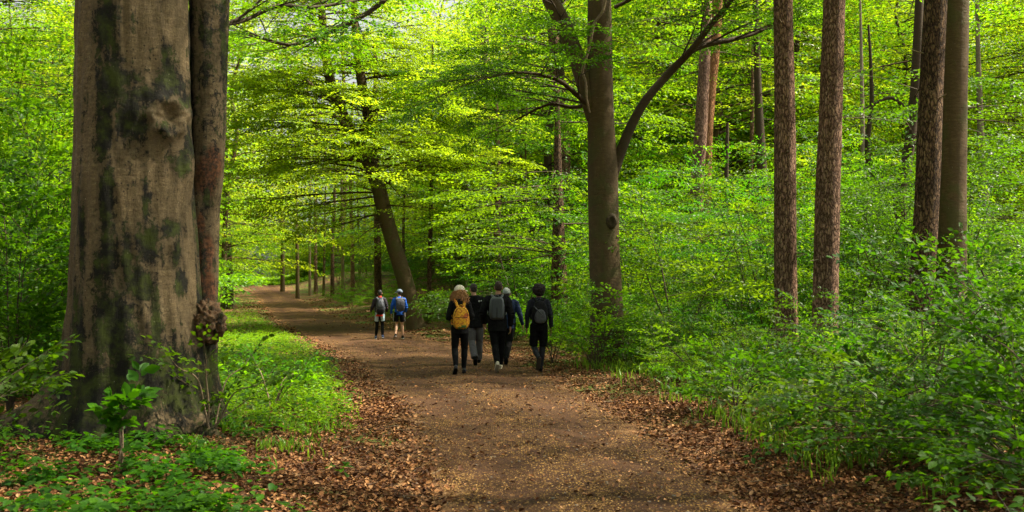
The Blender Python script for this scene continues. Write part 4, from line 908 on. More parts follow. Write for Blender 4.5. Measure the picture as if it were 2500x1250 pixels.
near_bush('shrub whose top twigs hang in front of the dark rough pine', 4.7, 11.2, [(-.3, -.3, 1.95), (.4, -.5, 2.0), (.8, .2, 1.8), (-.2, .6, 1.3), (-.9, -.4, .9), (.2, -.8, 1.1)], thin=.5)
near_bush('low spreading shrub right of the slim pines', 6.2, 12.8, [(-1.0, -.4, .45), (-.5, .4, .6), (.3, -.6, .6), (.8, .2, .7), (-1.3, .3, .4), (0, 0, .7)], thin=.5)
near_bush('low shrub reaching over the leaf litter at the lower right', 3.55, 9.6, [(-.9, -.3, .35), (-.4, .5, .5), (.3, -.6, .55), (.8, .2, .8), (-.7, .6, .35), (0, -.2, .7)], thin=.5)
near_bush('dim leafy shrub cut by the lower right corner', 3.9, 6.7, [(-.6, .3, .5), (-.1, .5, .75), (.4, -.2, .8), (.5, .5, .9), (-.8, -.2, .35)], thin=.5)
near_bush('small seedling bush between the path and the slim pines', 2.85, 12.6, [(-.4, -.2, .5), (.3, .3, .7), (.5, -.3, .6), (0, 0, .7)])
near_bush('bush of young beech leaves in front of the middle beech foot', 1.75, 20.2, [(-.7, -.2, .9), (-.3, .2, 1.5), (.3, -.2, 1.3), (.7, .2, 1.0), (-.9, .3, .7), (.1, -.4, .8)], lm='leaf')
near_bush('bushy undergrowth right of the curly haired walker', .95, 22.6, [(-.6, -.2, .8), (-.2, .2, 1.1), (.4, -.2, 1.2), (.6, .2, .8)], lm='leaf')
# left of and below the big beech
near_bush('sapling with twigs spreading out right of the big beech roots', -3.35, 11.0, [(.7, -.2, .65), (.35, .3, .85), (.05, -.4, .95), (-.25, -.6, .9)], name='beech_sapling', thin=.45, sub=.35)
near_bush('small sapling in the bright herbs right of the big beech', -3.2, 13.2, [(.4, -.2, .5), (-.3, .3, .6), (.3, .4, .55)], name='beech_sapling', lm='leaf', thin=.5, sub=.35)
near_bush('young sapling lifting wide leaves in front of the big beech trunk', -3.55, 9.0, [(-.05, -.1, .62), (.12, .05, .80)], leaf=.13, spray=.16, sub=.06, gap=.30, name='beech_sapling', thin=.22)
near_bush('dark shrub with pale leaf tops at the left edge', -5.05, 9.2, [(.3, -.2, .85), (-.3, .3, 1.0), (-.5, -.5, .8), (.1, .5, .9)], leaf=.095, thin=.5, sub=.4)
near_bush('tall leafy shrub against the left edge of the picture', -6.3, 12.4, [(.3, -.2, 2.4), (-.3, .3, 3.0), (.6, .3, 2.0), (-.5, -.4, 2.7), (.1, .5, 3.4), (.5, -.5, 1.4), (-.2, -.5, 1.6)], leaf=.085, thin=.8)
near_bush('leaning tall shrub just left of the big beech trunk', -6.9, 14.6, [(.5, -.3, 3.6), (.1, .3, 4.4), (.6, .3, 2.6), (-.6, -.4, 4.0), (-.1, .5, 5.2), (.7, -.4, 1.8), (-.4, -.5, 5.0)], leaf=.08, lm='leaf', thin=.9)

# ================================================================== PEOPLE
def fabric(name, col, rough=.85, wr=.5, spec=.2):
    m = mat(name); k = N(m); vec = k.mapping((1, 1, .6))
    n1 = k.noise(vec, 9, 4, .6, .8).outputs[0]; n2 = k.noise(k.mapping(), 160, 2).outputs[0]
    c = k.mix(n2, tuple(x * .75 for x in col), tuple(min(1, x * 1.2) for x in col))
    k.out(c, rough, k.bump(k.math('ADD', n1, k.math('MULTIPLY', n2, .06)), wr, .05), spec); return m
FB = {}
def fab(name, *a, **kw):
    if name not in FB: FB[name] = fabric(name, *a, **kw)
    return FB[name]
def skin(col):
    m = mat('skin'); k = N(m); n1 = k.noise(k.mapping(), 30, 3).outputs[0]
    k.out(k.mix(n1, tuple(x * .85 for x in col), col), .5, None, .35); return m
def loft(pts, rad_, n=14, side=Vector((1, 0, 0)), sub=4):
    """closed elliptical loft; rad_ = (a along side, b across) per point"""
    P_, A_ = smooth_path(pts, [r[0] for r in rad_], sub); _, B_ = smooth_path(pts, [r[1] for r in rad_], sub)
    V = []; m_ = len(P_)
    for i, p in enumerate(P_):
        t = (P_[min(i + 1, m_ - 1)] - P_[max(i - 1, 0)]).normalized(); s_ = (side - t * side.dot(t)).normalized(); b = t.cross(s_)
        for j in range(n):
            an = 2 * math.pi * j / n; V.append(p + s_ * math.cos(an) * A_[i] + b * math.sin(an) * B_[i])
    fs = [(i * n + j, i * n + (j + 1) % n, (i + 1) * n + (j + 1) % n, (i + 1) * n + j) for i in range(m_ - 1) for j in range(n)]
    fs.append(tuple(range(n - 1, -1, -1))); fs.append(tuple(range((m_ - 1) * n, m_ * n)))
    return [tuple(v) for v in V], fs
def ball(c, r, sub=3, fn=None):
    bm = bmesh.new(); bmesh.ops.create_icosphere(bm, subdivisions=sub, radius=1); out = []
    for v in bm.verts:
        q = v.co.copy(); kf = fn(q) if fn else 1
        out.append((c[0] + q.x * r[0] * kf, c[1] + q.y * r[1] * kf, c[2] + q.z * r[2] * kf))
    fs = [tuple(x.index for x in f.verts) for f in bm.faces]; bm.free(); return out, fs
def join(pieces):
    V, Fs = [], []
    for v, f in pieces: o = len(V); V += v; Fs += [tuple(i + o for i in q) for q in f]
    return V, Fs
_tmp = bpy.data.scenes.new('remesh_bench')
def solid(name, pieces, material, parent, voxel=None, smooth_it=2, wrinkle=0):
    V, Fs = join(pieces); me = bpy.data.meshes.new(name); me.from_pydata(V, [], Fs); me.materials.append(material); me.update()
    o = link(name, me, parent)
    if voxel:
        md = o.modifiers.new('r', 'REMESH'); md.mode = 'VOXEL'; md.voxel_size = voxel; md.use_smooth_shade = True
        sm = o.modifiers.new('s', 'SMOOTH'); sm.iterations = smooth_it; sm.factor = .5
        _tmp.collection.objects.link(o); _tmp.view_layers[0].update(); dg = _tmp.view_layers[0].depsgraph; new = bpy.data.meshes.new_from_object(o.evaluated_get(dg)); new.name = name
        _tmp.collection.objects.unlink(o); o.modifiers.clear(); o.data = new; bpy.data.meshes.remove(me); me = new
        if not me.materials: me.materials.append(material)
        if wrinkle:
            sd = R(0, 50)
            nrm_ = [v.normal.copy() for v in me.vertices]
            for v, vn in zip(me.vertices, nrm_):
                q = v.co; v.co = q + vn * wrinkle * (mnoise.noise(Vector((q.x * 9, q.y * 9 + sd, q.z * 6))) + .6 * mnoise.noise(Vector((q.x * 14, q.y * 14, q.z * 26 + sd))))
    for p_ in me.polygons: p_.use_smooth = True
    return o
def V3(t): return Vector(t)
def superbox(c, half, e=.45, sub=4, taper=0.0, fn=None):
    bm = bmesh.new(); bmesh.ops.create_cube(bm, size=2); bmesh.ops.subdivide_edges(bm, edges=bm.edges, cuts=11, use_grid_fill=True); out = []
    p = 2 / e
    for v in bm.verts:
        q = v.co; L = (abs(q.x) ** p + abs(q.y) ** p + abs(q.z) ** p) ** (1 / p); q = q / L
        w = 1 - taper * max(0, q.z); b = fn(q) if fn else 0
        out.append((c[0] + q.x * half[0] * w, c[1] + q.y * half[1] * w - b, c[2] + q.z * half[2]))
    fs = [tuple(x.index for x in f.verts) for f in bm.faces]; bm.free(); return out, fs
def hand(w, d, sgn, curl=.5, flat=False):
    """palm, four bent fingers and a thumb from wrist w along direction d; returns loft pieces"""
    d = V3(d).normalized(); fwd = Vector((0, 1, 0)); fwd = (fwd - d * fwd.dot(d)).normalized(); out_ = d.cross(fwd) ; inn = out_ * (1 if out_.x * sgn < 0 else -1)
    w = V3(w); pcs = [loft([w - d * .02, w + d * .02, w + d * .06, w + d * .095], [(.024, .019), (.032, .017), (.042, .016), (.038, .013)], 10, fwd, 2)]
    for i, (o, L) in enumerate(((.030, .070), (.010, .080), (-.010, .074), (-.029, .058))):
        a = w + d * .088 + fwd * o; b = a + (d + inn * curl * .5).normalized() * L * .45; c = b + (d + inn * curl * 1.5).normalized() * L * .32; e = c + (d * .6 + inn * curl * 2).normalized() * L * .26
        pcs.append(loft([a, b, c, e], [(.0095, .009), (.0088, .0085), (.008, .0078), (.006, .006)], 8, fwd, 2))
    a = w + d * .03 + fwd * .030; b = a + (d * .6 + fwd * .8 + inn * .3).normalized() * .038; c = b + (d + fwd * .25 + inn * .4).normalized() * .034
    pcs.append(loft([a, b, c], [(.013, .012), (.011, .010), (.008, .008)], 8, fwd, 2)); return pcs

def person(label, zx, d, zoom_foot=None, heading=0.0, H=1.76, J=None, top=None, bottoms=None, legwear=None, shoe=None, skin_c=(.42, .22, .13), hair=None, hat=None, extra=None, gender='m'):
    x = (880 + zx / 4.463 - CX) / F * d; base = Vector((x, d, float(pathz(x, d)) + .004))
    root = empty('person', base, heading); tag(root, label, 'person'); s = H / 1.76; root.scale = (s, s, s)
    sk = skin(skin_c); hd = V3(J.get('head', (0, .03, 1.64))); yaw = J.get('yaw', 0.0); sh = J.get('sh', 1.0); hp = J.get('hip', 1.0)
    # --- skin body: one surface
    neck0 = Vector((0, 0, 1.44)); body = []
    tors = [(0, 0, .86), (0, 0, .98), (0, .005, 1.14), (0, .0, 1.30), (0, -.005, 1.42), (0, 0, 1.48)]
    trr = [(.150 * hp, .105), (.160 * hp, .112), (.130, .095), (.155 * sh, .110), (.150 * sh, .095), (.060, .055)]
    body.append(loft([V3(t) for t in tors], trr, 18))
    body.append(loft([neck0, Vector((hd.x * .5, .015, 1.50)), hd + Vector((0, -.015, -.03))], [(.062, .062), (.054, .056), (.052, .058)], 14))
    cy, sy = math.cos(yaw), math.sin(yaw)
    def hr(p): return (hd.x + p[0] * cy - p[1] * sy, hd.y + p[0] * sy + p[1] * cy, hd.z + p[2])
    def headpiece(v, f): return [hr(q) for q in v], f
    body.append(headpiece(*ball((0, 0, 0), (.076, .096, .116), 3, lambda q: 1 - .10 * max(0, -q.z) * (1 if q.y < .3 else .4))))
    body.append(headpiece(*ball((0, .035, -.065), (.050, .055, .050), 3)))
    body.append(headpiece(*ball((0, .098, -.018), (.014, .022, .026), 2)))
    for sg in (-1, 1): body.append(headpiece(*ball((sg * .078, -.004, -.012), (.012, .022, .034), 2)))
    arms = {}
    for sg, kk in ((-1, 'L'), (1, 'R')):
        S_ = Vector((sg * .168 * sh, -.005, 1.405)); E, W = V3(J['arm' + kk][0]), V3(J['arm' + kk][1]); arms[kk] = (S_, E, W)
        body.append(loft([Vector((sg * .10, 0, 1.41)), S_, (S_ + E) / 2, E], [(.055, .055), (.052, .055), (.044, .047), (.036, .038)], 12, Vector((0, 1, 0))))
        body.append(loft([E, E * .6 + W * .4, W], [(.037, .038), (.036, .034), (.024, .020)], 12, Vector((0, 1, 0))))
        hdv = J.get('hand' + kk, W - E); body += hand(W, hdv, sg, J.get('curl', .5))
    legs = {}
    for sg, kk in ((-1, 'L'), (1, 'R')):
        Hh = Vector((sg * .085, 0, .92)); K, A = V3(J['leg' + kk][0]), V3(J['leg' + kk][1]); legs[kk] = (Hh, K, A)
        body.append(loft([Hh + Vector((0, 0, .02)), Hh * .6 + K * .4, K], [(.086, .090), (.074, .078), (.052, .056)], 14))
        body.append(loft([K, K * .68 + A * .32 + Vector((0, -.012, 0)), K * .3 + A * .7, A], [(.051, .055), (.054, .060), (.038, .042), (.032, .038)], 14))
        ft = V3(J['foot' + kk]).normalized(); body.append(loft([A, A - Vector((0, 0, .03)) + ft * .03, A - Vector((0, 0, .045)) + ft * .13], [(.034, .04), (.036, .034), (.03, .02)], 10))
    solid('body', body, sk, root, .0065, 2)
    for sg in (-1, 1):
        solid('eye', [headpiece(*ball((sg * .031, .086, .012), (.011, .009, .009), 2))], fab('eye_dark', (.03, .02, .015), .3), root)
    # --- top
    tz = J.get('hem', .86); tk = top['thick']; pcs = []
    tt = [(0, 0, tz), (0, 0, (tz + 1.05) / 2), (0, .005, 1.16), (0, -.002, 1.31), (0, -.008, 1.42), (0, 0, 1.475)]
    pcs.append(loft([V3(t) for t in tt], [(a + tk, b + tk) for a, b in [(.158 * hp, .112), (.158 * hp, .112), (.146 * (.88 if gender == 'f' else 1), .104), (.162 * sh, .118), (.158 * sh, .104), (.070, .066)]], 20))
    for kk, sg in (('L', -1), ('R', 1)):
        S_, E, W = arms[kk]; W2 = E + (W - E) * .93
        pcs.append(loft([Vector((sg * .09, 0, 1.405)), S_, (S_ + E) / 2, E], [(.060 + tk * .6, .060 + tk * .6), (.060 + tk * .7, .062 + tk * .7), (.053 + tk * .7, .056 + tk * .7), (.047 + tk * .6, .049 + tk * .6)], 12, Vector((0, 1, 0))))
        pcs.append(loft([E, E * .55 + W2 * .45, W2], [(.047 + tk * .6, .049 + tk * .6), (.045 + tk * .5, .044 + tk * .5), (.033 + tk * .35, .031 + tk * .35)], 12, Vector((0, 1, 0))))
    if top.get('hood'):
        pcs.append(loft([Vector((-.105, .02, 1.455)), Vector((-.085, -.06, 1.47)), Vector((0, -.105, 1.455)), Vector((.085, -.06, 1.47)), Vector((.105, .02, 1.455))], [(.026, .022), (.040, .034), (.058, .048), (.040, .034), (.026, .022)], 12, Vector((0, 0, 1))))
        pcs.append(ball((0, -.105, 1.40), (.11, .045, .07), 3))
    elif top.get('collar', True): pcs.append(loft([Vector((0, .0, 1.44)), Vector((hd.x * .3, .01, 1.50))], [(.075, .075), (.064, .066)], 14))
    solid(top['name'], pcs, top['mat'], root, .011, 3, .010)
    for nm, pc, mt_ in top.get('details', []): solid(nm, pc, mt_, root)
    # --- trousers, shorts, leggings
    for b in bottoms:
        tk = b['thick']; pcs = []
        z1 = b.get('knee_to', 0)            # fraction of the lower leg covered; None ends on the thigh
        pcs.append(loft([Vector((0, 0, .99)), Vector((0, 0, .92)), Vector((0, 0, .83))], [(.148 * hp + tk * .6, .108 + tk * .5), (.158 * hp + tk, .114 + tk * .7), (.135 * hp + tk, .100 + tk * .7)], 20))
        for kk in ('L', 'R'):
            Hh, K, A = legs[kk]
            if 'thigh_to' in b:
                e = Hh + (K - Hh) * b['thigh_to'] + Vector((.018 if kk == 'R' else -.018, 0, 0)); pcs.append(loft([Hh + Vector((0, 0, .03)), (Hh + e) / 2, e], [(.080 + tk * .8, .096 + tk), (.070 + tk * .8, .090 + tk), (.064 + tk * 1.0, .078 + tk * 1.3)], 16))
            else:
                e = K + (A - K) * b.get('to', .95); fl = b.get('flare', 0)
                pcs.append(loft([Hh + Vector((0, 0, .03)), Hh * .55 + K * .45, K], [(.090 + tk * .6, .096 + tk * .6), (.078 + tk, .084 + tk), (.056 + tk, .060 + tk)], 16))
                pcs.append(loft([K, K * .62 + A * .38 + Vector((0, -.012, 0)), K * .25 + A * .75, e], [(.056 + tk, .060 + tk), (.056 + tk, .062 + tk), (.042 + tk + fl * .6, .046 + tk + fl * .6), (.036 + tk + fl, .042 + tk + fl)], 16))
        solid(b['name'], pcs, b['mat'], root, .010, 2, b.get('wr', .006))
        for nm, fn in b.get('details', []): fn(root, legs)
    # --- shoes with soles
    for kk in ('L', 'R'):
        Hh, K, A = legs[kk]; ft = V3(J['foot' + kk]).normalized(); side = Vector((1, 0, 0)); up = side.cross(ft)
        c0 = A - up * .045; 
        sh_ = solid('shoe', [loft([c0 - ft * .065, c0 - ft * .03 + up * .012, c0 + ft * .05 + up * .008, c0 + ft * .13 - up * .008, c0 + ft * .195 - up * .016], [(.032, .036), (.040, .050), (.044, .044), (.048, .030), (.030, .018)], 14),
                            loft([c0 + up * .01, A + up * .03], [(.040, .046), (.040, .046)], 12)], shoe[0], root, .007, 2)
        solid('sole', [loft([c0 - ft * .075 - up * .034, c0 - ft * .02 - up * .036, c0 + ft * .07 - up * .036, c0 + ft * .15 - up * .034, c0 + ft * .212 - up * .026], [(.024, .012), (.040, .015), (.040, .014), (.047, .013), (.022, .010)], 12)], shoe[1], sh_, .006, 1)
    # --- hair
    if hair:
        hm = fab(hair['mat'][0], hair['mat'][1], .6, 1.0, .3)
        if hair['kind'] == 'short':
            def hf(q): return 1 + .05 * mnoise.noise(q * 9)
            solid('hair', [headpiece(*ball((0, -.012, .030), (.080, .098, .096), 4, hf)), headpiece(*ball((0, -.040, -.010), (.072, .066, .070), 3, hf))], hm, root, .008, 1, .003)
        elif hair['kind'] == 'afro':
            def hf(q): return 1 + .10 * mnoise.noise(q * 3.2) + .09 * mnoise.noise(q * 9) + .05 * mnoise.noise(q * 20)
            pcs = [headpiece(*ball((0, -.030, .040), (.128, .125, .118), 5, hf)), headpiece(*ball((0, -.055, -.03), (.098, .075, .075), 4, hf))]
            for _ in range(260):
                q = Vector((R(-1, 1), R(-1, .7), R(-.6, 1))).normalized(); c_ = (q.x * .128, q.y * .125 - .03, q.z * .118 + .035); pcs.append(headpiece(*ball(c_, (.014, .014, .014), 1)))
            solid('hair', pcs, hm, root)
        elif hair['kind'] == 'long':
            pcs = [headpiece(*ball((0, -.03, .0), (.092, .09, .10), 4, lambda q: 1 + .08 * mnoise.noise(q * 6)))]
            for i in range(150):
                a = math.pi + R(-.25, 3.39) ; a = R(math.pi * .92, math.pi * 2.08); r0 = .088; p = Vector((math.cos(a) * r0, math.sin(a) * r0 - .01, R(-.03, .05))); L = R(.16, .27); pts = [p]; ph = R(0, 6)
                ox = math.cos(a) * R(.04, .13); oy = math.sin(a) * R(.02, .06)
                for k_ in range(1, 8):
                    t = k_ / 7; pts.append(p + Vector((ox * math.sin(t * 1.8) + .022 * math.sin(ph + t * 17), oy * math.sin(t * 1.6) + .022 * math.cos(ph + t * 17), -L * t)))
                V_, F_ = tube(pts, [.009] + [.008] * 6 + [.002], 5); pcs.append(([hr(q) for q in V_], [tuple(q) for q in F_]))
            solid('hair', pcs, hm, root)
    if hat:
        hm = hat['mat']; by = hat.get('yaw', 0.0); c2, s2 = math.cos(by), math.sin(by)
        def hb(p): return hr((p[0] * c2 - p[1] * s2, p[0] * s2 + p[1] * c2, p[2]))
        if hat['kind'] == 'cap':
            V_, F_ = ball((0, -.008, .035), (.100, .114, .105), 4); V_ = [(q[0], q[1], max(q[2], .018)) for q in V_]
            cp = solid('cap', [([hb(q) for q in V_], F_)], hm, root, .007, 2)
            br = []
            for j in range(15):
                a = math.pi * (.14 + .72 * j / 14); 
                for r_ in (0, 1): br.append((math.cos(a) * (.088 + .0 * r_), math.sin(a) * (.100 + .072 * r_), .030 - .012 * r_ - .010 * math.cos(a) ** 2 * 2))
            V_ = [hb(q) for q in br] + [hb((q[0], q[1], q[2] + .006)) for q in br]; F_ = []
            for j in range(14):
                a, b_, c_, e = 2 * j, 2 * j + 1, 2 * j + 3, 2 * j + 2; F_ += [(a, e, c_, b_), (a + 30, b_ + 30, c_ + 30, e + 30), (b_, c_, c_ + 30, b_ + 30)]
            solid('brim', [(V_, F_)], hm, cp)
        else:
            V_, F_ = ball((0, -.008, .03), (.090, .106, .112), 4, lambda q: 1 + .012 * math.sin(24 * math.atan2(q.y, q.x))); V_ = [(q[0], q[1], max(q[2], .0)) for q in V_]
            solid('beanie', [([hb(q) for q in V_], F_)], hm, root)
    if extra: extra(root, J, arms, legs)
    return root, s

def backpack(label, owner, s, half, c, mt, strap_mt, style, taper=.12, parts=()):
    """a bag of its own, hung on its wearer's back"""
    root = empty('backpack', owner.location.copy(), owner.rotation_euler[2]); root.scale = (s, s, s); tag(root, label, 'backpack')
    def bulge(q): return .03 * (1 - q.z * q.z) * max(0, -q.y)
    solid('bag', [superbox(c, half, .42 if style != 'soft' else .62, 4, taper, bulge)], mt, root, .009, 2, .004 if style != 'hard' else .0)
    for sg in (-1, 1):
        st = [Vector((c[0] + sg * .055, c[1] + half[1] * .4, c[2] + half[2] * .80)), Vector((sg * .085, -.135, min(1.47, c[2] + half[2] + .10))), Vector((sg * .105, -.07, 1.497)), Vector((sg * .115, .03, 1.492)), Vector((sg * .125, .125, 1.42)), Vector((sg * .135, .160, 1.30)), Vector((sg * .165, .10, 1.16)), Vector((sg * .15, -.06, c[2] - half[2] * .6))]
        solid('strap', [loft(st, [(.028, .010)] * len(st), 8, Vector((1, 0, 0)), 4)], strap_mt, root)
    h = c[2] + half[2]; solid('handle', [loft([Vector((c[0] - .04, c[1] + .02, h - .015)), Vector((c[0] - .03, c[1] + .02, h + .03)), Vector((c[0] + .03, c[1] + .02, h + .03)), Vector((c[0] + .04, c[1] + .02, h - .015))], [(.008, .006)] * 4, 8, Vector((0, 1, 0)))], strap_mt, root)
    for nm, pcs, m_ in parts: solid(nm, pcs, m_, root)
    return root

blk = lambda n, v=.012: fab(n, (v * .55, v * .55, v * .58), .85, .6, .1)
random.seed(31)
# yellow bag cloth with painterly patches and a quilted lattice
m = mat('patterned_yellow_cloth'); k = N(m); vec = k.mapping()
n1 = k.noise(vec, 7, 4, .6, .6).outputs[0]; n2 = k.noise(k.mapping((1, 1, 1.3)), 11, 3, .6, 1).outputs[0]
c = k.mix(k.ramp(n1, [(.35, 0), (.6, 1)]), (.55, .22, .012), (.72, .38, .02))
c = k.mix(k.ramp(n2, [(.53, 0), (.60, .9)]), c, (.32, .05, .02)); 
n3 = k.noise(k.mapping((1, 1, 1), 'Object'), 13, 4, .7).outputs[0]
sx = k.n('SeparateXYZ'); k.l(k.mapping(), sx.inputs[0])
low = k.ramp(sx.outputs[2], [(.97, 1), (1.05, 0)])
c = k.mix(k.math('MULTIPLY', low, k.ramp(n3, [(.46, 0), (.52, 1)])), c, (.03, .14, .04))
w1 = k.n('TexWave'); w1.inputs['Scale'].default_value = 9; k.l(k.mapping((1, 0, 1)), w1.inputs['Vector']); w1.bands_direction = 'DIAGONAL'
w2 = k.n('TexWave'); w2.inputs['Scale'].default_value = 9; k.l(k.mapping((-1, 0, 1)), w2.inputs['Vector']); w2.bands_direction = 'DIAGONAL'
lat = k.math('MAXIMUM', k.ramp(w1.outputs[1], [(.90, 0), (.97, .5)]), k.ramp(w2.outputs[1], [(.90, 0), (.97, .5)]))
c = k.mix(lat, c, (.22, .08, .01)); k.out(c, .7, None, .25); FB['yellow'] = m
walk = {}
# 1 woman with cream cap, curly hair, yellow backpack
J1 = dict(armL=((-.245, -.03, 1.12), (-.14, .20, 1.09)), armR=((.245, -.03, 1.12), (.14, .20, 1.10)), handL=(.5, .6, .2), handR=(-.5, .6, .2), legL=((-.10, .06, .50), (-.085, -.20, .15)), legR=((.095, .14, .50), (.085, .16, .085)), footL=(-.12, .8, -.55), footR=(.05, 1, 0), sh=.90, hip=1.03, hem=.80, yaw=rad(-35))
p1, s1 = person('woman with long curly hair and a cream cap wearing a yellow backpack', 1085, 19.0, None, rad(4), 1.69, J1, dict(name='sweater', mat=blk('black_knit', .014), thick=.010, hood=True),
    [dict(name='trousers', mat=blk('black_leggings', .010), thick=.010, to=.95)], None, (fab('dark_grey_boot', (.035, .035, .038), .6), blk('black_rubber', .008)), (.55, .33, .22),
    dict(kind='long', mat=('chestnut_curls', (.34, .165, .060))), dict(kind='cap', mat=fab('cream_cloth', (.62, .54, .42), .8, .2), yaw=rad(-30)), gender='f')
zip_ = blk('zip_black', .01)
backpack('mustard yellow backpack with colourful pattern on the curly haired woman', p1, s1, (.165, .085, .225), (.02, -.235, 1.12), FB['yellow'], FB['yellow'], 'soft', .22,
    [('pocket', [superbox((.02, -.335, 1.03), (.13, .030, .105), .5)], FB['yellow']), ('zip', [loft([Vector((-.10, -.375, 1.135)), Vector((.02, -.388, 1.135)), Vector((.14, -.375, 1.135))], [(.007, .006)] * 3, 6, Vector((0, 0, 1)))], zip_),
     ('zip', [loft([Vector((.02 + .155 * math.cos(a) * .85, -.318 - .02 * math.sin(a), 1.16 + .165 * math.sin(a))) for a in [math.pi * i / 8 for i in range(9)]], [(.005, .005)] * 9, 6, Vector((0, 1, 0)))], zip_)])
# 2 man in black hooded jacket with white emblem, grey trousers
lg = fab('white_thread', (.7, .7, .7), .6, 0)
def arcs(cx, cz, y):
    out = []
    for r_ in (.012, .021, .030):
        out.append(loft([Vector((cx - r_ + .03 + r_ * 0, y, cz)) + Vector((r_ - r_ * math.cos(a), 0, r_ * math.sin(a))) for a in [math.pi / 2 * i / 5 for i in range(6)]], [(.0032, .003)] * 6, 6, Vector((0, 1, 0)), 2))
    for i in range(3): out.append(superbox((cx - .028 + .0, y, cz + .020 - i * .011), (.018, .003, .003), .4))
    return out
J2 = dict(armL=((-.26, -.04, 1.13), (-.23, .12, .90)), armR=((.265, -.05, 1.12), (.245, .06, .87)), legL=((-.06, .0, .50), (.0, -.24, .155)), legR=((.11, .16, .50), (.10, .30, .10)), footL=(.1, .75, -.5), footR=(.05, 1, .1), head=(-.03, .03, 1.645), sh=1.08, yaw=rad(20), hem=.80)
p2, s2 = person('man in black hooded jacket and loose grey trousers behind the woman', 1245, 21.6, None, rad(3), 1.76, J2, dict(name='jacket', mat=blk('black_shell_jacket', .012), thick=.028, hood=True, details=[('emblem', arcs(.125, 1.375, -.165), lg)]),
    [dict(name='trousers', mat=fab('grey_cotton', (.105, .098, .105), .85, .8), thick=.022, flare=.022, to=1.0)], None, (blk('black_shoe', .014), blk('black_rubber')), (.48, .26, .16), dict(kind='short', mat=('dark_cropped_hair', (.030, .020, .014))))
# 3 man with slim grey hard backpack
J3 = dict(armL=((-.295, -.04, 1.14), (-.27, .12, .92)), armR=((.275, -.05, 1.12), (.265, .02, .86)), legL=((-.045, .02, .50), (.0, -.22, .16)), legR=((.09, .18, .50), (.07, .34, .10)), footL=(-.06, .72, -.62), footR=(.05, 1, .12), head=(.03, .03, 1.65), sh=1.14, hem=.78)
p3, s3 = person('dark haired man in black hooded coat with one beige shoe heel raised', 1490, 19.9, None, rad(2), 1.79, J3, dict(name='coat', mat=blk('black_coat', .013), thick=.032, hood=True),
    [dict(name='trousers', mat=blk('black_trousers', .010), thick=.016, to=1.0, flare=.004)], None, (fab('beige_shoe', (.50, .44, .34), .6, .2), fab('beige_rubber', (.42, .36, .26), .7, .1)), (.40, .21, .12), dict(kind='short', mat=('brown_hair', (.035, .018, .012))))
gry = fab('graphite_shell', (.060, .068, .070), .45, .1, .4)
backpack('slim graphite hard shell backpack on the tallest man of the near group', p3, s3, (.150, .070, .225), (-.01, -.225, 1.235), gry, gry, 'hard', .10,
    [('panel', [superbox((-.01, -.312, 1.235), (.105, .020, .195), .3)], fab('graphite_panel', (.045, .052, .055), .5, .1)), ('seam', [loft([Vector((-.01, -.335, 1.05)), Vector((-.01, -.338, 1.25))], [(.004, .003)] * 2, 6)], zip_)])
# 4 person with grey beanie and blue sleeve, mostly hidden
J4 = dict(armL=((-.245, -.04, 1.12), (-.22, .12, .88)), armR=((.27, -.02, 1.14), (.335, .06, .88)), legL=((-.06, .14, .50), (-.06, .26, .10)), legR=((.02, .0, .50), (-.05, -.20, .15)), footL=(0, 1, 0), footR=(-.05, .8, -.45), head=(-.045, .03, 1.62), hem=.82)
p4, s4 = person('person in a grey beanie and navy top walking behind the tallest man', 1612, 22.0, None, rad(2), 1.70, J4, dict(name='sweatshirt', mat=fab('navy_cotton', (.010, .020, .055), .85, .5), thick=.018),
    [dict(name='trousers', mat=blk('black_jeans', .012), thick=.014, to=1.0)], None, (blk('black_trainer', .012), blk('black_rubber')), (.46, .25, .15), dict(kind='short', mat=('dark_hair', (.02, .014, .010))), dict(kind='beanie', mat=fab('grey_wool', (.30, .33, .31), .9, .3)))
# 5 curly haired man with black backpack and shorts over leggings
J5 = dict(armL=((-.235, -.03, 1.15), (-.245, .05, .87)), armR=((.235, -.04, 1.15), (.245, .02, .87)), legL=((-.095, .08, .50), (-.02, -.25, .27)), legR=((.075, .05, .50), (.045, .10, .085)), footL=(-.16, .25, -.95), footR=(.02, 1, 0), sh=1.0, hem=.86, head=(.0, .03, 1.63))
p5, s5 = person('curly haired man in black with knee length shorts over leggings', 1945, 19.9, None, rad(3), 1.76, J5, dict(name='shirt', mat=fab('midnight_jersey', (.012, .013, .020), .8, .4), thick=.008, collar=True),
    [dict(name='leggings', mat=fab('dark_leggings', (.016, .017, .022), .7, .2), thick=.006, to=.98), dict(name='shorts', mat=blk('black_shorts', .008), thick=.024, thigh_to=.93)], None, (blk('black_sneaker', .016), fab('dark_brown_sole', (.035, .024, .016), .8, .2)), (.22, .11, .065), dict(kind='afro', mat=('black_brown_curls', (.016, .009, .007))))
bs = blk('black_nylon', .014); blks = fab('black_gloss_nylon', (.030, .032, .036), .5, .5, .4)
backpack('black backpack worn by the curly haired man on the right', p5, s5, (.165, .090, .235), (.0, -.235, 1.20), bs, bs, 'soft', .25,
    [('pocket', [superbox((.0, -.335, 1.13), (.115, .035, .140), .6, 4, .3)], blks), ('strap', [loft([Vector((-.13, -.335, 1.33)), Vector((0, -.372, 1.20)), Vector((.12, -.335, 1.05))], [(.010, .004)] * 3, 6)], blks)])
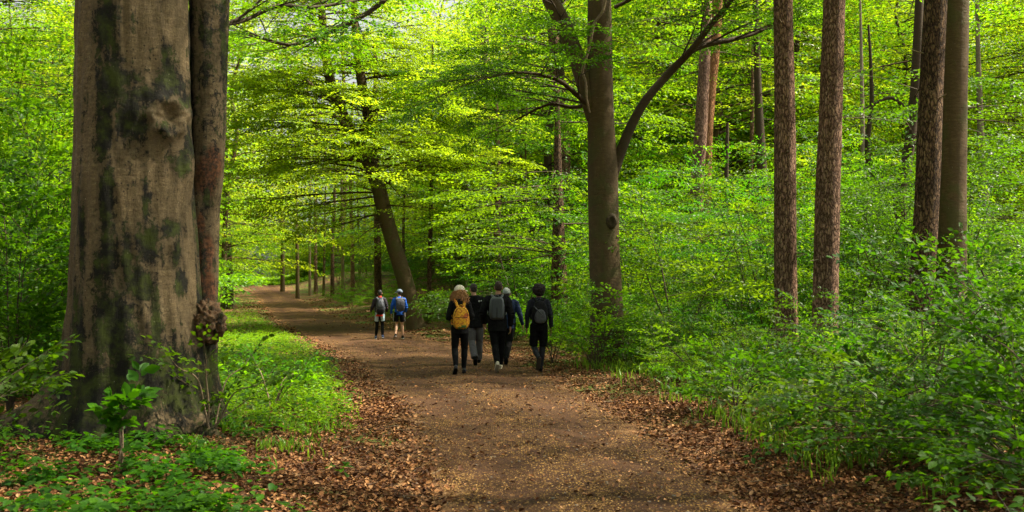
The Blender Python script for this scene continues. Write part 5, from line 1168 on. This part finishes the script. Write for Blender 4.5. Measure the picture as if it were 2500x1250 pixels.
# 6 far left walker
red = fab('red_cotton', (.50, .03, .02), .8, .2)
J6 = dict(armL=((-.265, -.03, 1.13), (-.33, .14, .98)), handL=(-.9, .3, .05), armR=((.26, -.04, 1.13), (.235, .14, .97)), legL=((-.10, .10, .50), (-.14, .12, .085)), legR=((.085, .05, .50), (.11, -.12, .115)), footL=(-.1, 1, .05), footR=(.05, .95, -.2), hem=.87, curl=.15)
p6, s6 = person('walker in grey jacket and pale blue shorts gesturing with his left hand', 213, 35.1, None, rad(6), 1.74, J6, dict(name='jacket', mat=fab('charcoal_jacket', (.022, .018, .024), .7, .4), thick=.020, details=[('shirt_hem', [loft([Vector((0, 0, .81)), Vector((0, 0, .90))], [(.170, .125)] * 2, 20)], red), ('collar', [loft([Vector((0, .0, 1.455)), Vector((0, .012, 1.525))], [(.082, .080), (.066, .068)], 14)], red)]),
    [dict(name='leggings', mat=blk('black_tights', .014), thick=.006, to=.98), dict(name='shorts', mat=fab('pale_blue_shorts', (.36, .48, .55), .8, .5), thick=.018, thigh_to=.66)], None, (fab('blue_white_shoe', (.10, .14, .30), .6, .3), fab('white_rubber', (.75, .75, .75), .6, .1)), (.40, .20, .12), dict(kind='short', mat=('black_hair', (.012, .010, .010))))
gp = fab('slate_nylon', (.030, .034, .045), .5, .5, .4)
backpack('grey and black backpack with a pale crest on the gesturing walker', p6, s6, (.155, .095, .29), (.03, -.235, 1.165), gp, fab('light_grey_strap', (.09, .095, .11), .7, .3), 'soft', .25,
    [('mesh_panel', [superbox((.03, -.340, 1.27), (.085, .028, .135), .7, 4, .2)], fab('pale_grey_print', (.13, .14, .17), .6, .8)), ('pocket', [superbox((.03, -.335, 1.0), (.125, .035, .10), .6)], bs)])
# 7 far right walker
def stripes(root, legs):
    for kk, sg in (('L', -1), ('R', 1)):
        Hh, K, A = legs[kk]; o = Vector((sg * .115, 0, 0)); solid('stripe', [loft([Hh + Vector((sg * .118, 0, 0)), Hh * .5 + K * .5 + Vector((sg * .116, 0, 0)), Hh * .3 + K * .7 + Vector((sg * .113, 0, 0))], [(.006, .016)] * 3, 8)], fab('white_stripe', (.6, .6, .62), .7, .1), root)
J7 = dict(armL=((-.27, -.03, 1.14), (-.285, .03, .88)), armR=((.25, -.03, 1.14), (.22, .12, .95)), legL=((-.10, .04, .50), (-.13, -.20, .15)), legR=((.10, .10, .50), (.12, .10, .085)), footL=(-.18, .85, -.35), footR=(.08, 1, 0), hem=.85, head=(.0, .03, 1.64), yaw=rad(25))
p7, s7 = person('walker in bright blue jacket, black striped shorts and grey cap', 425, 35.3, None, rad(6), 1.76, J7, dict(name='jacket', mat=fab('royal_blue_jacket', (.008, .075, .38), .7, .5), thick=.020),
    [dict(name='shorts', mat=blk('black_sport_shorts', .012), thick=.022, thigh_to=.72, details=[('stripe', stripes)])], None, (blk('black_runner', .016), fab('off_white_rubber', (.6, .6, .58), .6, .1)), (.52, .30, .20), dict(kind='short', mat=('black_hair_b', (.012, .010, .010))), dict(kind='cap', mat=fab('blue_grey_cloth', (.12, .15, .20), .8, .2), yaw=rad(50)))
rp = fab('charcoal_canvas', (.050, .052, .066), .7, .5)
backpack('charcoal roll top backpack on the walker in blue', p7, s7, (.155, .085, .225), (.04, -.22, 1.20), rp, rp, 'soft', -.05,
    [('roll_top', [loft([Vector((-.125, -.235, 1.40)), Vector((.04, -.245, 1.405)), Vector((.205, -.235, 1.40))], [(.045, .035)] * 3, 12, Vector((0, 0, 1)))], fab('grey_roll', (.085, .09, .11), .6, .4)), ('tag', [superbox((-.06, -.325, 1.03), (.02, .004, .006), .4)], lg)])

bpy.data.scenes.remove(_tmp)
# the wood far behind everything: one leafy mass
n = 150000; a_ = rng.uniform(-.75, .75, n); d_ = 165 + 60 * rng.random(n); x_ = a_ * d_; y_ = d_
h_ = (26 + 8 * np.sin(x_ * .11) + 5 * np.sin(x_ * .31 + 2)) * rng.random(n) ** 1.25
cl = .5 + .5 * np.sin(x_ * .45 + 2 * np.sin(h_ * .3)) * np.sin(h_ * .55 + y_ * .2); kp = rng.random(n) < .25 + .75 * cl
kp &= ~((x_ / y_ > .45) & (x_ / y_ < .51) & (h_ > 10))
x_, y_, h_ = x_[kp], y_[kp], h_[kp]; n = len(x_); an = rng.random(n) * 2 * np.pi
v, f = leaf_geo(np.c_[x_, y_, gh(x_, y_) + h_], np.c_[np.cos(an), np.sin(an), rng.normal(-.1, .3, n)], np.c_[rng.normal(0, .35, n), rng.normal(0, .35, n), np.ones(n)], rng.uniform(.6, 1.3, n), .7)
o = link('far_wood', np_mesh('far_wood', v, f, (M['leaf'],))); tag(o, 'green leafy mass of the wood far behind all the trees', 'forest', kind='stuff')

# ------------------------------------------------------------------ labels that single out each copy by where it stands
MARKS = [(-400, 'the left edge'), (330, 'the twin beech'), (620, 'the path bend'), (1005, 'the leaning beech'), (1240, 'the near walkers'), (1485, 'the middle beech'), (1720, 'the orange pine'),
         (1920, 'the left pine'), (2016, 'the right pine'), (2200, 'the forked tree'), (2320, 'the thick beech'), (2500, 'the right edge')]
ORD = 'nearest,second nearest,third nearest,fourth nearest,fifth nearest,sixth nearest,seventh nearest,eighth nearest,ninth nearest,tenth nearest,eleventh nearest,twelfth nearest,thirteenth nearest,fourteenth nearest,fifteenth nearest,sixteenth nearest,seventeenth nearest,eighteenth nearest,nineteenth nearest,twentieth nearest,twenty-first nearest,twenty-second nearest,twenty-third nearest,twenty-fourth nearest,twenty-fifth nearest,twenty-sixth nearest,twenty-seventh nearest,twenty-eighth nearest,twenty-ninth nearest,thirtieth nearest'.split(',')
WHAT = {'young beeches in the thicket right of the path': 'young thicket beech', 'forest trees behind the thicket': 'big forest tree', 'distant forest trees': 'distant forest tree', 'spruces beyond the leaning beech': 'thin dark spruce',
        'bushy young trees left of the far path': 'bushy path side tree', 'leafy trees behind the big beech': 'leafy broad tree', 'leafy trees around the far path': 'tall leafy path side tree', 'young trees left of the big beech': 'leafy young tree', 'tall trees left of the big beech': 'tall leafy tree',
        'shrubs right of the path': 'green verge shrub', 'low shrubs at the foot of the thicket': 'low thicket shrub', 'shrubs left of the big beech': 'deep green shrub', 'bushy trees at the bend of the path': 'sunlit bushy bend tree', 'tall trees beside the viewpoint': 'added overhanging shade tree'}
bins = {}
for o in list(COL.objects):
    if o.parent is None and o.get('group') in WHAT:
        u = CX + F * o.location.x / max(o.location.y, .5); b = 0
        for q in range(len(MARKS) - 1):
            if u >= MARKS[q][0]: b = q
        bins.setdefault((o['group'], b), []).append(o)
for (g, b), lst in bins.items():
    lst.sort(key=lambda o: o.location.y)
    where = ('left of ' + MARKS[1][1]) if b == 0 else ('right of ' + MARKS[-2][1]) if b == len(MARKS) - 2 else 'between %s and %s' % (MARKS[b][1], MARKS[b + 1][1])
    for i, o in enumerate(lst):
        o['label'] = ('%s %s %s' % (ORD[min(i, 29)] if len(lst) > 1 else 'lone', WHAT[g], where))

# small stones and dead twigs on the ground
n = 420; y_ = 5 + 20 * rng.random(n) ** 1.4; x_ = xl(y_) + (xr(y_) - xl(y_)) * rng.random(n); V, Fs, o_ = [], [], 0
for i in range(n):
    v, f = ball((x_[i], y_[i], float(pathz(x_[i], y_[i])) + .002), (R(.006, .018), R(.006, .018), R(.004, .010)), 1, lambda q: 1 + .25 * mnoise.noise(q * 2 + Vector((i, 0, 0))))
    V += v; Fs += [tuple(a + o_ for a in q) for q in f]; o_ += len(v)
me = bpy.data.meshes.new('pebbles'); me.from_pydata(V, [], Fs); me.materials.append(fab('stone_grey', (.16, .13, .10), .8, .3)); tag(link('pebbles', me), 'small grey stones bedded in the gravel path', 'pebbles', kind='stuff')
tw = []
for i in range(520):
    y0 = 5 + 22 * random.random() ** 1.3; sd = random.random() < .5
    x0 = float(xr(y0)) + R(-.25, 2.2) if sd else float(xl(y0)) - R(-.25, 2.6); a = R(0, 6.28); L = R(.08, .38); r0 = R(.0015, .0045); pts = []
    for k_ in range(4):
        t = k_ / 3; xx, yy = x0 + math.cos(a) * L * t + R(-.02, .02), y0 + math.sin(a) * L * t + R(-.02, .02); pts.append(Vector((xx, yy, float(gh(xx, yy)) + .03 + R(0, .02))))
    tw.append((pts, [r0, r0, r0 * .8, r0 * .4]))
v, f = tubes(tw, 5); tag(link('fallen_twigs', np_mesh('fallen_twigs', v, f, (M['twig_pale'],), smooth=True)), 'dead twigs lying in the leaf litter beside the path', 'twigs', kind='stuff')
